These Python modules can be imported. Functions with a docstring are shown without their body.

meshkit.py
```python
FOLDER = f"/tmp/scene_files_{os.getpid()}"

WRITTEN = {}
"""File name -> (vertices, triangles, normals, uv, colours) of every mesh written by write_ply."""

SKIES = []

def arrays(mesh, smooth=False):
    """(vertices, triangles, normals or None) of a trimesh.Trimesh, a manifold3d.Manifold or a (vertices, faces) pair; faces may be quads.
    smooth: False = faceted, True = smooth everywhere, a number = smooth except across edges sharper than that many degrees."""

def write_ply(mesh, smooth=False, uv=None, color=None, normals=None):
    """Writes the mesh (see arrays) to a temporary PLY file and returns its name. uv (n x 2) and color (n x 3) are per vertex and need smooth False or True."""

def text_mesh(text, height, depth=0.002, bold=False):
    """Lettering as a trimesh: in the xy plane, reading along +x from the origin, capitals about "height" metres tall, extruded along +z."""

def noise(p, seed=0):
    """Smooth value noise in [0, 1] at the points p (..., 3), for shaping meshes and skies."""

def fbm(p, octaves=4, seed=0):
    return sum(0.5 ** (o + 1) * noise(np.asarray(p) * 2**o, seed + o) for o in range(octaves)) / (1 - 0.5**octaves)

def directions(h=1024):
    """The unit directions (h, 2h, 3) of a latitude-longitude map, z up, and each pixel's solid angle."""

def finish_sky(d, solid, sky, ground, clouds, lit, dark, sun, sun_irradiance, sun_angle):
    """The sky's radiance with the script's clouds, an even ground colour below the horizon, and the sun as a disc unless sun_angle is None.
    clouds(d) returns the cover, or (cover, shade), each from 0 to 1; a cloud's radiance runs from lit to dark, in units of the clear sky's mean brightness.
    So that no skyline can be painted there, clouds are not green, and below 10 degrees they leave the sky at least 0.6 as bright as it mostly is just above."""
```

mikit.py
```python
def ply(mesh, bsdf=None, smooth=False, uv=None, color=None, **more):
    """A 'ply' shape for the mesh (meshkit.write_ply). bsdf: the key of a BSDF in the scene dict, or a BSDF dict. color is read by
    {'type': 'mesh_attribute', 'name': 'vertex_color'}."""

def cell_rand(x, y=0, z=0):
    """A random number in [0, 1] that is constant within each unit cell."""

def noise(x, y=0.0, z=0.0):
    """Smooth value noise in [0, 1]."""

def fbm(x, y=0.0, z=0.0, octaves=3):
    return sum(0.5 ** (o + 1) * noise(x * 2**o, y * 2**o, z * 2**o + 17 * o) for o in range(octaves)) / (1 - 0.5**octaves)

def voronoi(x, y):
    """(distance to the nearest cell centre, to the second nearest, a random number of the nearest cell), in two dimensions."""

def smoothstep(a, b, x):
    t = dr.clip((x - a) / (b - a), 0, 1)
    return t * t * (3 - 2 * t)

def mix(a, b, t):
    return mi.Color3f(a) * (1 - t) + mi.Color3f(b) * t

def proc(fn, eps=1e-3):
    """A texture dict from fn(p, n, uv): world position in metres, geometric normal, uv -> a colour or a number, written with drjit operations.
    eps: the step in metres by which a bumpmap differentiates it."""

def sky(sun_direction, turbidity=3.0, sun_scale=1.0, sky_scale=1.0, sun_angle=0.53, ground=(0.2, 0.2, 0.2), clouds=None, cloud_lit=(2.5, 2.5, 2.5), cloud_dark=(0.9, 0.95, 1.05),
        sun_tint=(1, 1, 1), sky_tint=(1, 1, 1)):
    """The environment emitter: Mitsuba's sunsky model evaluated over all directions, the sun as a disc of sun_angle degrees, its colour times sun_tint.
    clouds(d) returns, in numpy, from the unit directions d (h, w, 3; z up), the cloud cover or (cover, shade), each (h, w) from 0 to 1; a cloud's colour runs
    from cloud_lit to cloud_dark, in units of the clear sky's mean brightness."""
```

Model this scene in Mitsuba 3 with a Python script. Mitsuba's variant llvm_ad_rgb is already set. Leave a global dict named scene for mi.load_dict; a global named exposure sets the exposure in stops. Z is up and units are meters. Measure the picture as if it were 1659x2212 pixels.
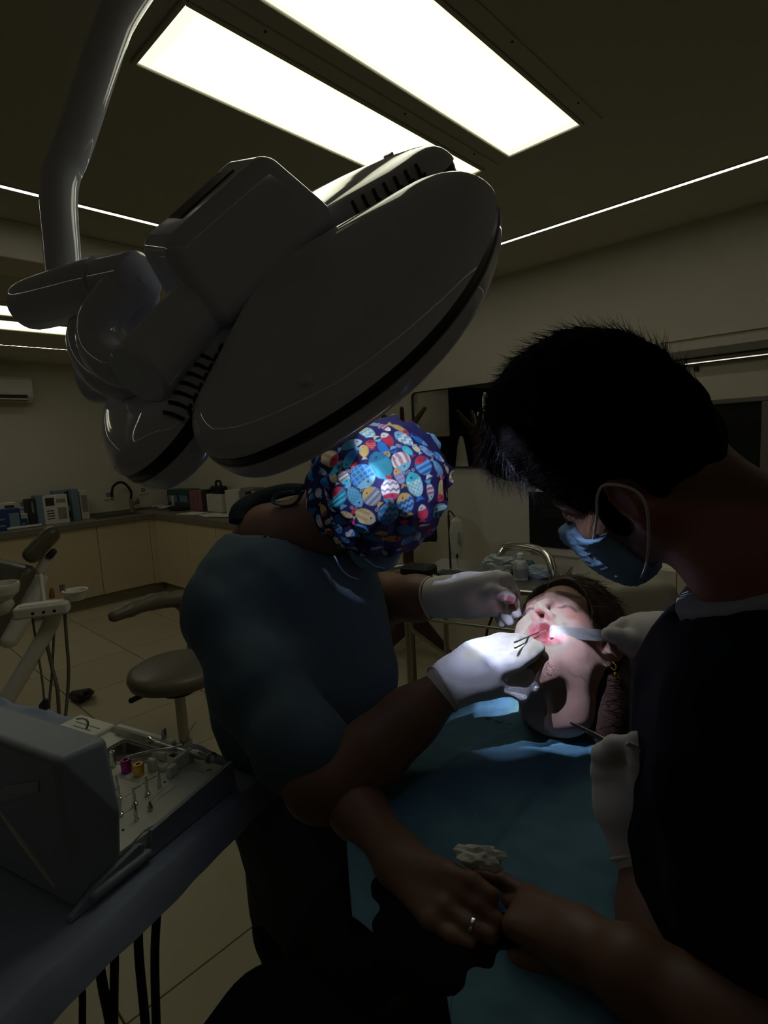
import math, random
import numpy as np, trimesh, mitsuba as mi, mikit, meshkit
from shapely.geometry import Polygon, Point, LineString, box as sbox
from scipy.sparse import coo_matrix

# ---------------------------------------------------------------- camera, light levels, exposure
W, H, F = 1659, 2212, 1195.0
CAM = np.array([0.0, 0.0, 1.55])
_yaw, _pitch, _roll = np.radians([43.82, 7.25, -3.04])
FWD = np.array([-math.sin(_yaw) * math.cos(_pitch), math.cos(_yaw) * math.cos(_pitch), -math.sin(_pitch)])
_r = np.array([math.cos(_yaw), math.sin(_yaw), 0.0]); _u = np.cross(_r, FWD)
RGT = _r * math.cos(_roll) + _u * math.sin(_roll); UPV = -_r * math.sin(_roll) + _u * math.cos(_roll)
T = mi.ScalarTransform4f
exposure = 0.08
scene, labels = {}, {}
scene['camera'] = {'type': 'perspective', 'fov': math.degrees(2 * math.atan(W / 2 / F)), 'fov_axis': 'x', 'near_clip': 0.02, 'far_clip': 60.0,
                   'to_world': T().look_at(origin=CAM.tolist(), target=(CAM + FWD).tolist(), up=UPV.tolist())}
PANEL_L = [1.95, 1.90, 1.45]      # ceiling panels
FAR_PANEL_L = [1.35, 1.30, 1.0]
STRIP_L = [4.6, 4.5, 4.0]
FILL_STRIP_L = [2.2, 2.15, 2.0]         # led strips: the seen ones, and dimmer unseen ones added for fill
LENS_L = [0.12, 0.14, 0.20]         # the lamp's glowing lens covers
LAMP_SPOT = [0.74, 0.86, 1.30]    # colour of the dental lamp's beams
RNG = np.random.default_rng(7)

def at(px, py, depth):            # the point at this depth along the view axis (metres) that the photo shows at px, py
    return CAM + (FWD + RGT * ((px - W / 2) / F) - UPV * ((py - H / 2) / F)) * depth
def on(px, py, axis, val):        # the point of the plane axis = val
    d = FWD + RGT * ((px - W / 2) / F) - UPV * ((py - H / 2) / F)
    return CAM + d * ((val - CAM[axis]) / d[axis])
def V(*a): return np.array(a, float)
def unit(v): v = np.asarray(v, float); return v / np.linalg.norm(v)
def cam_vec(x, y, z): return RGT * x - UPV * y + FWD * z   # a direction given right, down, away

# beams of the dental lamp: petal, place on its lens, aim point, strength, cut-off and full-beam angles
SPOTS = [(0, (0.12, 0.085), at(1148, 1410, 0.92), 10.0, 10.8, 1.0), (0, (0.175, 0), at(905, 966, 0.87), 0.38, 20, 18), (0, (0.175, 0), at(782, 1080, 0.86), 0.36, 8.5, 6.5), (0, (0.175, 0), at(1045, 1430, 0.86), 1.1, 9.0, 1.0), (0, (0.12, 0.06), at(1204, 1390, 0.90), 8.0, 2.3, 0.5), (0, (0.175, 0), at(1060, 955, 0.62), 0.35, 9, 5)]

# ---------------------------------------------------------------- materials
def rgb(c): return {'type': 'rgb', 'value': list(map(float, c))}
def mat(key, color, rough=0.6, spec=0.35, metal=0.0, cc=0.0, sheen=0.0, two=True, tex=None, bump=None, bump_scale=1.0):
    d = {'type': 'principled', 'base_color': tex or rgb(color), 'roughness': rough, 'specular': spec, 'metallic': metal}
    if cc: d['clearcoat'] = cc; d['clearcoat_gloss'] = 0.95
    if sheen: d['sheen'] = sheen
    if bump: d = {'type': 'bumpmap', 'arbitrary': bump, 'scale': bump_scale, 'bsdf': d}
    scene[key] = {'type': 'twosided', 'bsdf': d} if two else d
    return key
VC = {'type': 'mesh_attribute', 'name': 'vertex_color'}
mat('m_wall', (0.62, 0.58, 0.46), 0.85, 0.15)
mat('m_navy', (0.015, 0.025, 0.06), 0.7, 0.2)
mat('m_ceil', (0.50, 0.49, 0.40), 0.9, 0.1)
mat('m_tile', (0.40, 0.355, 0.235), 0.45, 0.4)
mat('m_grout', (0.20, 0.18, 0.12), 0.9, 0.1)
mat('m_cab', (0.55, 0.45, 0.29), 0.5, 0.35)
mat('m_plinth', (0.25, 0.22, 0.15), 0.6)
mat('m_top', (0.16, 0.15, 0.115), 0.4, 0.4)
mat('m_lid', (0.26, 0.30, 0.335), 0.42, 0.4)
mat('m_white', (0.62, 0.60, 0.52), 0.45, 0.4)
mat('m_lamp', (0.63, 0.65, 0.76), 0.055, 0.5)
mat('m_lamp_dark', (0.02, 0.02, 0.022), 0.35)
mat('m_black', (0.010, 0.010, 0.012), 0.45)
mat('m_dark', (0.03, 0.03, 0.03), 0.5)
mat('m_grey', (0.22, 0.22, 0.20), 0.5)
mat('m_steel', (0.62, 0.60, 0.55), 0.22, metal=1.0)
mat('m_steel_dull', (0.45, 0.43, 0.38), 0.38, metal=1.0)
mat('m_wood', (0.050, 0.024, 0.012), 0.5)
mat('m_cloth_black', (0.006, 0.006, 0.007), 0.95, 0.05)
mat('m_brushed', (0.36, 0.345, 0.30), 0.42, 0.5, metal=0.45)
mat('m_door', (0.012, 0.012, 0.010), 0.25)
mat('m_rail', (0.16, 0.15, 0.12), 0.5)
mat('m_vinyl', (0.13, 0.115, 0.085), 0.38, 0.4)
mat('m_pad', (0.30, 0.28, 0.20), 0.42, 0.4)
mat('m_olive', (0.10, 0.095, 0.06), 0.32, 0.5)
mat('m_hose', (0.13, 0.12, 0.09), 0.5)
mat('m_unit', (0.42, 0.42, 0.39), 0.45, 0.4)
mat('m_blue', (0.02, 0.05, 0.16), 0.5)
mat('m_lblue', (0.16, 0.24, 0.30), 0.55)
mat('m_green', (0.03, 0.09, 0.09), 0.55)
mat('m_pink', (0.30, 0.13, 0.14), 0.6)
mat('m_paper', (0.60, 0.58, 0.50), 0.8, 0.1)
mat('m_gold', (0.75, 0.48, 0.12), 0.25, metal=1.0)
mat('m_purple', (0.35, 0.04, 0.30), 0.25, metal=1.0)
mat('m_orange', (0.20, 0.09, 0.03), 0.5)
scene['m_mirror'] = {'type': 'twosided', 'bsdf': {'type': 'conductor', 'specular_reflectance': rgb((0.80, 0.80, 0.78))}}
scene['m_glass'] = {'type': 'thindielectric', 'int_ior': 1.5}

# ---------------------------------------------------------------- naming
used = set()
def numbered(key):
    k, i = key, 0
    while k in used:
        i += 1; k = f'{key}_{i:03d}'
    used.add(k); return k
def thing(name, label, cat, group=None):
    k = numbered(name); labels[k] = {'label': label, 'category': cat}
    if group: labels[k]['group'] = group
    return k
def obj(name, mesh, m, parent=None, smooth=False, label=None, kind=None, emit=None, **more):
    k = numbered(f'{parent}__{name}' if parent else name)
    scene[k] = mikit.ply(mesh, m, smooth, **more)
    if emit is not None: scene[k]['emitter'] = {'type': 'area', 'radiance': emit if isinstance(emit, dict) else rgb(emit)}
    if label or kind:
        labels[k] = {}
        if label: labels[k]['label'] = label
        if kind: labels[k]['kind'] = kind
    return k
def one(name, mesh, m, label, cat, group=None, smooth=False, **more):
    k = obj(name, mesh, m, None, smooth, **more)
    labels[k] = {'label': label, 'category': cat}
    if group: labels[k]['group'] = group
    return k
def struct(name, mesh, m, smooth=False, **more):
    k = obj(name, mesh, m, None, smooth, **more); labels[k] = {'kind': 'structure'}; return k

# ---------------------------------------------------------------- mesh helpers
def cat(*ms): return trimesh.util.concatenate([m for m in ms])
def box(lo, hi):
    lo, hi = np.minimum(lo, hi), np.maximum(lo, hi)
    m = trimesh.creation.box(extents=hi - lo); m.apply_translation((np.asarray(lo) + hi) / 2); return m
def cbox(size, bev=0.004, center=(0, 0, 0)):      # box with chamfered edges, centred
    s = np.asarray(size, float) / 2; b = min(bev, s.min() * 0.9)
    pts = [(x * (s[0] - (b if k != 0 else 0)), y * (s[1] - (b if k != 1 else 0)), z * (s[2] - (b if k != 2 else 0)))
           for x in (-1, 1) for y in (-1, 1) for z in (-1, 1) for k in range(3)]
    m = trimesh.convex.convex_hull(np.array(pts)); m.apply_translation(center); return m
def bbox(lo, hi, bev=0.004):
    lo, hi = np.asarray(lo, float), np.asarray(hi, float)
    return cbox(np.abs(hi - lo), bev, (lo + hi) / 2)
def hull(spheres, sub=2):
    pts = []
    for c, r in spheres:
        s = trimesh.creation.icosphere(subdivisions=sub, radius=r); pts.append(s.vertices + np.asarray(c, float))
    return trimesh.convex.convex_hull(np.vstack(pts))
def put(m, M): m = m.copy(); m.apply_transform(M); return m
def frame(o, x=None, y=None, z=None):             # 4x4 from an origin and two of three axes (the first one given is kept exact)
    if x is not None and y is not None: x = unit(x); z = unit(np.cross(x, y)); y = np.cross(z, x)
    elif x is not None and z is not None: z = unit(z); y = unit(np.cross(z, x)); x = np.cross(y, z)
    else: z = unit(z); x = unit(np.cross(y, z)); y = np.cross(z, x)
    M = np.eye(4); M[:3, 0], M[:3, 1], M[:3, 2], M[:3, 3] = x, y, z, o; return M
def zframe(o, z):
    z = unit(z); a = V(0, 0, 1) if abs(z[2]) < 0.9 else V(1, 0, 0)
    return frame(o, x=np.cross(a, z), z=z)
def spline(pts, n=8):                             # Catmull-Rom through the points (any columns)
    p = np.asarray(pts, float)
    if len(p) < 3: return np.array([p[0] + (p[-1] - p[0]) * t for t in np.linspace(0, 1, n + 1)])
    q = np.vstack([2 * p[0] - p[1], p, 2 * p[-1] - p[-2]]); out = []
    for i in range(1, len(q) - 2):
        for t in np.linspace(0, 1, n, endpoint=False):
            a, b, c, d = q[i - 1:i + 3]
            out.append(0.5 * (2 * b + (c - a) * t + (2 * a - 5 * b + 4 * c - d) * t * t + (3 * b - a - 3 * c + d) * t ** 3))
    out.append(p[-1]); return np.array(out)
def tube(pts, r, sides=16, n=6, raw=False, caps=True, flat=1.0, up=None):
    pts = np.asarray(pts, float); r = np.broadcast_to(np.asarray(r, float), (len(pts),))
    c = np.c_[pts, r] if raw else spline(np.c_[pts, r], n)
    p, rr = c[:, :3], c[:, 3]
    t = np.gradient(p, axis=0); t /= np.linalg.norm(t, axis=1, keepdims=True) + 1e-12
    a = np.asarray(up, float) if up is not None else (V(0, 0, 1) if abs(t[0][2]) < 0.9 else V(1, 0, 0))
    vs, ang = [], np.linspace(0, 2 * np.pi, sides, endpoint=False)
    for i in range(len(p)):
        a = a - t[i] * (a @ t[i]); a = a / (np.linalg.norm(a) + 1e-12); b = np.cross(t[i], a)
        vs.append(p[i] + rr[i] * (np.cos(ang)[:, None] * a * flat + np.sin(ang)[:, None] * b))
    v = np.vstack(vs); f = []
    k = np.arange(sides); k2 = (k + 1) % sides
    for i in range(len(p) - 1):
        o = i * sides
        f += [np.c_[o + k, o + k2, o + sides + k2], np.c_[o + k, o + sides + k2, o + sides + k]]
    if caps:
        v = np.vstack([v, p[0], p[-1]]); m = len(v)
        f += [np.c_[k2, k, k * 0 + m - 2], np.c_[(len(p) - 1) * sides + k, (len(p) - 1) * sides + k2, k * 0 + m - 1]]
    return trimesh.Trimesh(v, np.vstack(f), process=False)
def lathe(profile, sides=32):                     # (radius, z) pairs, about z
    return trimesh.creation.revolve(np.asarray(profile, float), sections=sides)
def cyl(a, b, r, sides=24, bev=0.0):
    a, b = np.asarray(a, float), np.asarray(b, float); L = np.linalg.norm(b - a)
    e = min(bev, L / 3, r / 2)
    prof = [(0, 0), (r - e, 0), (r, e), (r, L - e), (r - e, L), (0, L)] if e else [(0, 0), (r, 0), (r, L), (0, L)]
    return put(lathe(prof, sides), zframe(a, b - a))
def prism(poly, z0, z1):
    p = poly if isinstance(poly, Polygon) else Polygon(poly)
    m = trimesh.creation.extrude_polygon(p, z1 - z0); m.apply_translation((0, 0, z0)); return m
def loft(rings, close_a=True, close_b=True):      # rings of equal length, each (n, 3)
    n = len(rings[0]); v = np.vstack(rings); f = []; k = np.arange(n); k2 = (k + 1) % n
    for i in range(len(rings) - 1):
        o = i * n; f += [np.c_[o + k, o + k2, o + n + k2], np.c_[o + k, o + n + k2, o + n + k]]
    for flag, o, ring, flip in ((close_a, 0, rings[0], True), (close_b, (len(rings) - 1) * n, rings[-1], False)):
        if flag:
            c = len(v); v = np.vstack([v, np.mean(ring, axis=0)])
            f.append(np.c_[o + k2, o + k, k * 0 + c] if flip else np.c_[o + k, o + k2, k * 0 + c])
    return trimesh.Trimesh(v, np.vstack(f), process=False)
def sheet(P, thick=0.0015):                       # P (n, m, 3): a grid surface with a thickness
    n, m = P.shape[:2]
    du, dv = np.gradient(P, axis=0), np.gradient(P, axis=1); N = np.cross(du, dv); N /= np.linalg.norm(N, axis=2, keepdims=True) + 1e-12
    top, bot = P.reshape(-1, 3), (P - N * thick).reshape(-1, 3); v = np.vstack([top, bot]); o = n * m
    i = np.arange(o).reshape(n, m); a, b, c, d = i[:-1, :-1].ravel(), i[1:, :-1].ravel(), i[1:, 1:].ravel(), i[:-1, 1:].ravel()
    f = [np.c_[a, b, c], np.c_[a, c, d], np.c_[a + o, c + o, b + o], np.c_[a + o, d + o, c + o]]
    rim = np.concatenate([i[0, :], i[1:, -1], i[-1, -2::-1], i[-2:0:-1, 0]]); r2 = np.roll(rim, -1)
    f += [np.c_[rim, r2, r2 + o], np.c_[rim, r2 + o, rim + o]]
    return trimesh.Trimesh(v, np.vstack(f), process=False)

# signed distances and surface nets, for bodies, hands and heads
def smin(a, b, k): h = np.clip(0.5 + 0.5 * (b - a) / k, 0, 1); return b * (1 - h) + a * h - k * h * (1 - h)
def smax(a, b, k): return -smin(-a, -b, k)
def sd_cap(P, a, b, ra, rb):
    a, b = np.asarray(a, float), np.asarray(b, float); d = b - a
    t = np.clip((P - a) @ d / (d @ d + 1e-12), 0, 1)
    return np.linalg.norm(P - a - t[..., None] * d, axis=-1) - (ra + (rb - ra) * t)
def sd_ell(P, c, rad, R=None):                    # R: rows are the local axes
    q = P - np.asarray(c, float)
    if R is not None: q = q @ np.asarray(R).T
    rad = np.asarray(rad, float); k0 = np.linalg.norm(q / rad, axis=-1); k1 = np.linalg.norm(q / rad ** 2, axis=-1) + 1e-9
    return k0 * (k0 - 1) / k1
def sd_box(P, c, half, r, R=None):
    q = P - np.asarray(c, float)
    if R is not None: q = q @ np.asarray(R).T
    q = np.abs(q) - (np.asarray(half, float) - r)
    return np.linalg.norm(np.maximum(q, 0), axis=-1) + np.minimum(q.max(-1), 0) - r
def chain(P, pts, radii, k=0.006):
    d = None
    for i in range(len(pts) - 1):
        e = sd_cap(P, pts[i], pts[i + 1], radii[i], radii[i + 1]); d = e if d is None else smin(d, e, k)
    return d
def net(fn, lo, hi, h):
    lo, hi = np.asarray(lo, float), np.asarray(hi, float); n = np.ceil((hi - lo) / h).astype(int) + 1
    ax = [lo[i] + h * np.arange(n[i]) for i in range(3)]
    G = np.empty(n, np.float32)
    for i0 in range(0, n[0], 24):                 # by slabs, to keep the memory small
        P = np.stack(np.meshgrid(ax[0][i0:i0 + 24], ax[1], ax[2], indexing='ij'), -1); G[i0:i0 + 24] = fn(P)
    G[0], G[-1], G[:, 0], G[:, -1], G[:, :, 0], G[:, :, -1] = (np.maximum(x, 1e-3) for x in (G[0], G[-1], G[:, 0], G[:, -1], G[:, :, 0], G[:, :, -1]))
    S = G < 0; m = n - 1
    corner = [(a, b, c) for a in (0, 1) for b in (0, 1) for c in (0, 1)]
    sl = lambda o: tuple(slice(o[i], o[i] + m[i]) for i in range(3))
    cnt = sum(S[sl(o)].astype(np.int8) for o in corner); act = (cnt > 0) & (cnt < 8)
    idx = -np.ones(m, int); cells = np.argwhere(act); idx[act] = np.arange(len(cells))
    acc, num = np.zeros((len(cells), 3)), np.zeros(len(cells))
    val = {o: G[cells[:, 0] + o[0], cells[:, 1] + o[1], cells[:, 2] + o[2]].astype(float) for o in corner}
    for o in corner:
        for k in range(3):
            if o[k]: continue
            q = list(o); q[k] = 1; q = tuple(q); x = (val[o] < 0) != (val[q] < 0); t = val[o] / (val[o] - val[q] + 1e-30)
            p = np.tile(np.array(o, float), (len(cells), 1)); p[:, k] = t; acc[x] += p[x]; num[x] += 1
    v = lo + h * (cells + acc / num[:, None]); f = []
    for k in range(3):
        a, b = [(1, 2), (2, 0), (0, 1)][k]
        s0 = [slice(None)] * 3; s1 = [slice(None)] * 3; s0[k], s1[k] = slice(0, -1), slice(1, None)
        A, B = S[tuple(s0)], S[tuple(s1)]; e = np.argwhere(A != B)
        ok = (e[:, a] > 0) & (e[:, b] > 0) & (e[:, a] < m[a]) & (e[:, b] < m[b]) & (e[:, k] < m[k]); e = e[ok]
        fl = A[tuple(e.T)]
        def I(da, db): q = e.copy(); q[:, a] -= da; q[:, b] -= db; return idx[tuple(q.T)]
        q = np.stack([I(1, 1), I(0, 1), I(0, 0), I(1, 0)], 1); q[~fl] = q[~fl][:, ::-1]
        f += [q[:, [0, 1, 2]], q[:, [0, 2, 3]]]
    return trimesh.Trimesh(v, np.vstack(f), process=False)
def relax(m, it=4):                               # Taubin smoothing
    e = np.vstack([m.faces[:, [0, 1]], m.faces[:, [1, 2]], m.faces[:, [2, 0]]]); e = np.vstack([e, e[:, ::-1]]); n = len(m.vertices)
    A = coo_matrix((np.ones(len(e)), (e[:, 0], e[:, 1])), (n, n)).tocsr(); A.data[:] = 1
    deg = np.maximum(np.asarray(A.sum(1)).ravel(), 1); v = np.array(m.vertices)
    for i in range(it):
        for l in (0.5, -0.52): v = v + l * ((A @ v) / deg[:, None] - v)
    return trimesh.Trimesh(v, m.faces, process=False)
def nz(P, s, seed=0.0):                           # smooth noise, -1..1, on (…, 3) points
    P = np.asarray(P, float) * s + seed
    return (np.sin(P[..., 0] * 1.7 + np.sin(P[..., 1] * 1.3 + seed) * 1.6) + np.sin(P[..., 1] * 2.1 + np.sin(P[..., 2] * 1.5) * 1.4) + np.sin(P[..., 2] * 1.9 + np.sin(P[..., 0] * 1.1) * 1.8)) / 3
# ================================================================ THE ROOM
XL, YB, XR, YF, HC = -6.60, 3.20, 2.00, -5.00, 2.55
T1 = 0.12
fl = struct('floor', box((XL - T1, YF - T1, -0.12), (XR + T1, YB + T1, -0.012)), 'm_grout')
TS = 0.60                                          # floor tiles, laid on the joints seen under the instrument table
tile = cbox((TS - 0.005, TS - 0.005, 0.012), 0.0015)
tile_tone = [mat(f'm_tile_{i}', np.array((0.40, 0.355, 0.235)) * s, 0.42, 0.4) for i, s in enumerate((0.96, 1.0, 1.04))]
tile_ply = [mikit.ply(tile, m) for m in tile_tone]
cnt = 0
for i in range(-9, 6):
    for j in range(-8, 5):
        cx, cy = -1.49 + TS * (i + 0.5), 0.42 + TS * (j + 0.5)
        if XL < cx - TS / 2 + 0.02 and cx + TS / 2 < XR + 0.5 and cy < YB and cy > -1.6 and cx - TS / 2 < 0.9:
            k = numbered('floor__tile'); scene[k] = {**tile_ply[int(RNG.integers(3))], 'to_world': T().translate([cx, cy, -0.006])}
struct('wall_left', box((XL - T1, -1.15, 0), (XL, YB + T1, HC + 0.2)), 'm_wall')
struct('wall_left', box((XL - T1, YF, 0), (XL, -1.15, HC + 0.2)), 'm_navy')
struct('wall_back', box((XL - T1, YB, 0), (XR + T1, YB + T1, HC + 0.2)), 'm_wall')
struct('wall_right', box((XR, YF, 0), (XR + T1, YB + T1, HC + 0.2)), 'm_wall')
struct('wall_front', box((XL - T1, YF - T1, 0), (XR + T1, YF, HC + 0.2)), 'm_wall')
struct('ceiling', box((XL - T1, YF - T1, HC), (XR + T1, YB + T1, HC + 0.12)), 'm_ceil')
struct('trim_1', bbox((-3.05, YF, 2.395), (-2.78, YB, HC), 0.003), 'm_wall')     # the beam between the two bays

# ceiling panels: frame, diffuser, flange with screws
def panel(x0, x1, y0, y1, label, L, side, group=None):
    t = thing('ceiling_panel_light', label, 'ceiling light', group)
    z = HC; fr = []
    for a, b in (((x0 - 0.012, y0 - 0.012), (x1 + 0.012, y0)), ((x0 - 0.012, y1), (x1 + 0.012, y1 + 0.012)), ((x0 - 0.012, y0), (x0, y1)), ((x1, y0), (x1 + 0.012, y1))):
        fr.append(bbox((*a, z - 0.010), (*b, z), 0.002))
    obj('frame', cat(*fr), 'm_ceil', t)
    obj('flange', bbox((x1 + 0.014, y0 - 0.03, z - 0.005), (x1 + 0.062, y1 + 0.03, z), 0.001), 'm_ceil', t)
    if side:
        for y in (y0 + 0.18, (y0 + y1) / 2 + 0.1, y1 - 0.12):
            obj('screw', cyl((x1 + 0.05, y, z - 0.007), (x1 + 0.05, y, z - 0.004), 0.0035, 10), 'm_dark', t)
    steps = [(0.0, (0.60, 0.60, 0.56)), (0.035, (0.70, 0.70, 0.66)), (0.08, (0.85, 0.86, 0.82)), (0.14, (1.0, 1.02, 1.02)), (0.22, (1.12, 1.15, 1.30))]       # edge-lit: yellower and dimmer towards its rim
    for i, (m0, tint) in enumerate(steps):
        o = sbox(x0 + m0 * 0.4, y0 + m0, x1 - m0 * 0.4, y1 - m0); m1 = steps[i + 1][0] if i + 1 < len(steps) else None
        poly = o if m1 is None else o.difference(sbox(x0 + m1 * 0.4, y0 + m1, x1 - m1 * 0.4, y1 - m1))
        v, f = trimesh.creation.triangulate_polygon(poly, engine='earcut')
        f = np.array([t_ if np.cross(v[t_[1]] - v[t_[0]], v[t_[2]] - v[t_[0]]) < 0 else t_[::-1] for t_ in f])
        obj('diffuser', trimesh.Trimesh(np.c_[v, np.full(len(v), z - 0.004)], f, process=False), 'm_white', t, emit=np.array(L) * tint)
def panel_at(pix, z=HC - 0.004): return [on(px, py, 2, z) for px, py in pix]
a, b, c = panel_at([(399, 7), (296, 135), (1038, 367)])
panel(b[0], a[0], (a[1] + b[1]) / 2, c[1], 'bright rectangular ceiling panel light half hidden behind the dental lamp head', PANEL_L, True)
a, b = panel_at([(1252, 268), (1102, 337)])
panel(b[0], a[0], a[1] - 1.36 * 0.88 - 0.02, a[1], 'bright rectangular ceiling panel light at the top right, its upper end cut by the frame', PANEL_L, True)
panel(-4.56, -4.27, 0.15, 1.72, 'upper of the two distant ceiling panel lights at the left edge', FAR_PANEL_L, False)
panel(-5.04, -4.71, 0.15, 1.72, 'lower of the two distant ceiling panel lights at the left edge', FAR_PANEL_L, False)
# led strips, set in grooves
def strip(lo, hi, label):
    t = thing('led_strip_light', label, 'strip light')
    lo, hi = np.array(lo, float), np.array(hi, float); ax = 0 if hi[0] - lo[0] > hi[1] - lo[1] else 1
    if ax == 0: lips = [((lo[0], lo[1] - 0.005), (hi[0], lo[1])), ((lo[0], hi[1]), (hi[0], hi[1] + 0.005))]
    else: lips = [((lo[0] - 0.005, lo[1]), (lo[0], hi[1])), ((hi[0], lo[1]), (hi[0] + 0.005, hi[1]))]
    obj('profile', cat(*[box((*p, HC - 0.004), (*q, HC)) for p, q in lips]), 'm_ceil', t)
    z = HC - 0.003
    v = np.array([[lo[0], lo[1], z], [lo[0], hi[1], z], [hi[0], hi[1], z], [hi[0], lo[1], z]])
    obj('diffuser', trimesh.Trimesh(v, [[0, 1, 2], [0, 2, 3]], process=False), 'm_white', t, emit=STRIP_L)
xs = on(200, 450, 2, HC)[0]; ys = on(1300, 454, 2, HC)[1]
strip((xs - 0.012, -2.0), (xs + 0.012, ys + 0.012), 'thin led strip running along the ceiling at left, crossed by the lamp post')
strip((xs + 0.012, ys - 0.012), (1.424, ys + 0.012), 'thin led strip running up to the right along the ceiling')
z = HC - 0.003; x_ = 1.40                          # unseen strips added for fill light, closing the ceiling rectangle
obj('fill_strip', trimesh.Trimesh(np.array([[x_, -2.0, z], [x_, ys - 0.012, z], [x_ + 0.024, ys - 0.012, z], [x_ + 0.024, -2.0, z]]), [[0, 1, 2], [0, 2, 3]], process=False), 'm_white', 'ceiling', emit=FILL_STRIP_L)
obj('fill_strip', trimesh.Trimesh(np.array([[xs + 0.012, -2.024, z], [xs + 0.012, -2.0, z], [x_ + 0.024, -2.0, z], [x_ + 0.024, -2.024, z]]), [[0, 1, 2], [0, 2, 3]], process=False), 'm_white', 'ceiling', emit=FILL_STRIP_L)
xf = on(80, 750, 2, HC)[0]
strip((xf - 0.012, -2.0), (xf + 0.012, 2.6), 'thin distant led strip above the air conditioner, low at the left edge')

# back wall at the right: sliding rail, lit gap, dark doorway
struct('trim_2', cat(bbox((-1.0, YB - 0.05, 1.885), (XR, YB, 1.925), 0.004), bbox((-1.0, YB - 0.03, 1.855), (XR, YB, 1.884), 0.003)), 'm_rail')
struct('trim_3', bbox((-1.1, YB - 0.012, 1.985), (XR, YB, 1.99), 0.001), 'm_wall')
gap = thing('lit_gap', 'thin lit line under the dark rail at the right edge of the wall', 'strip light')
g0, g1 = on(1480, 789, 1, YB - 0.03), on(1659, 767, 1, YB - 0.03)
obj('housing', bbox((g0[0], YB - 0.045, g1[2] + 0.004), (XR, YB, g1[2] + 0.010), 0.001), 'm_rail', gap)
v = np.array([[g0[0], YB - 0.045, g1[2]], [XR, YB - 0.045, g1[2]], [XR, YB - 0.045, g1[2] + 0.006], [g0[0], YB - 0.045, g1[2] + 0.006]])
obj('diffuser', trimesh.Trimesh(v, [[0, 1, 2], [0, 2, 3]], process=False), 'm_white', gap, emit=(0.75, 0.72, 0.6))
p = on(1505, 797, 1, YB)
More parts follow.
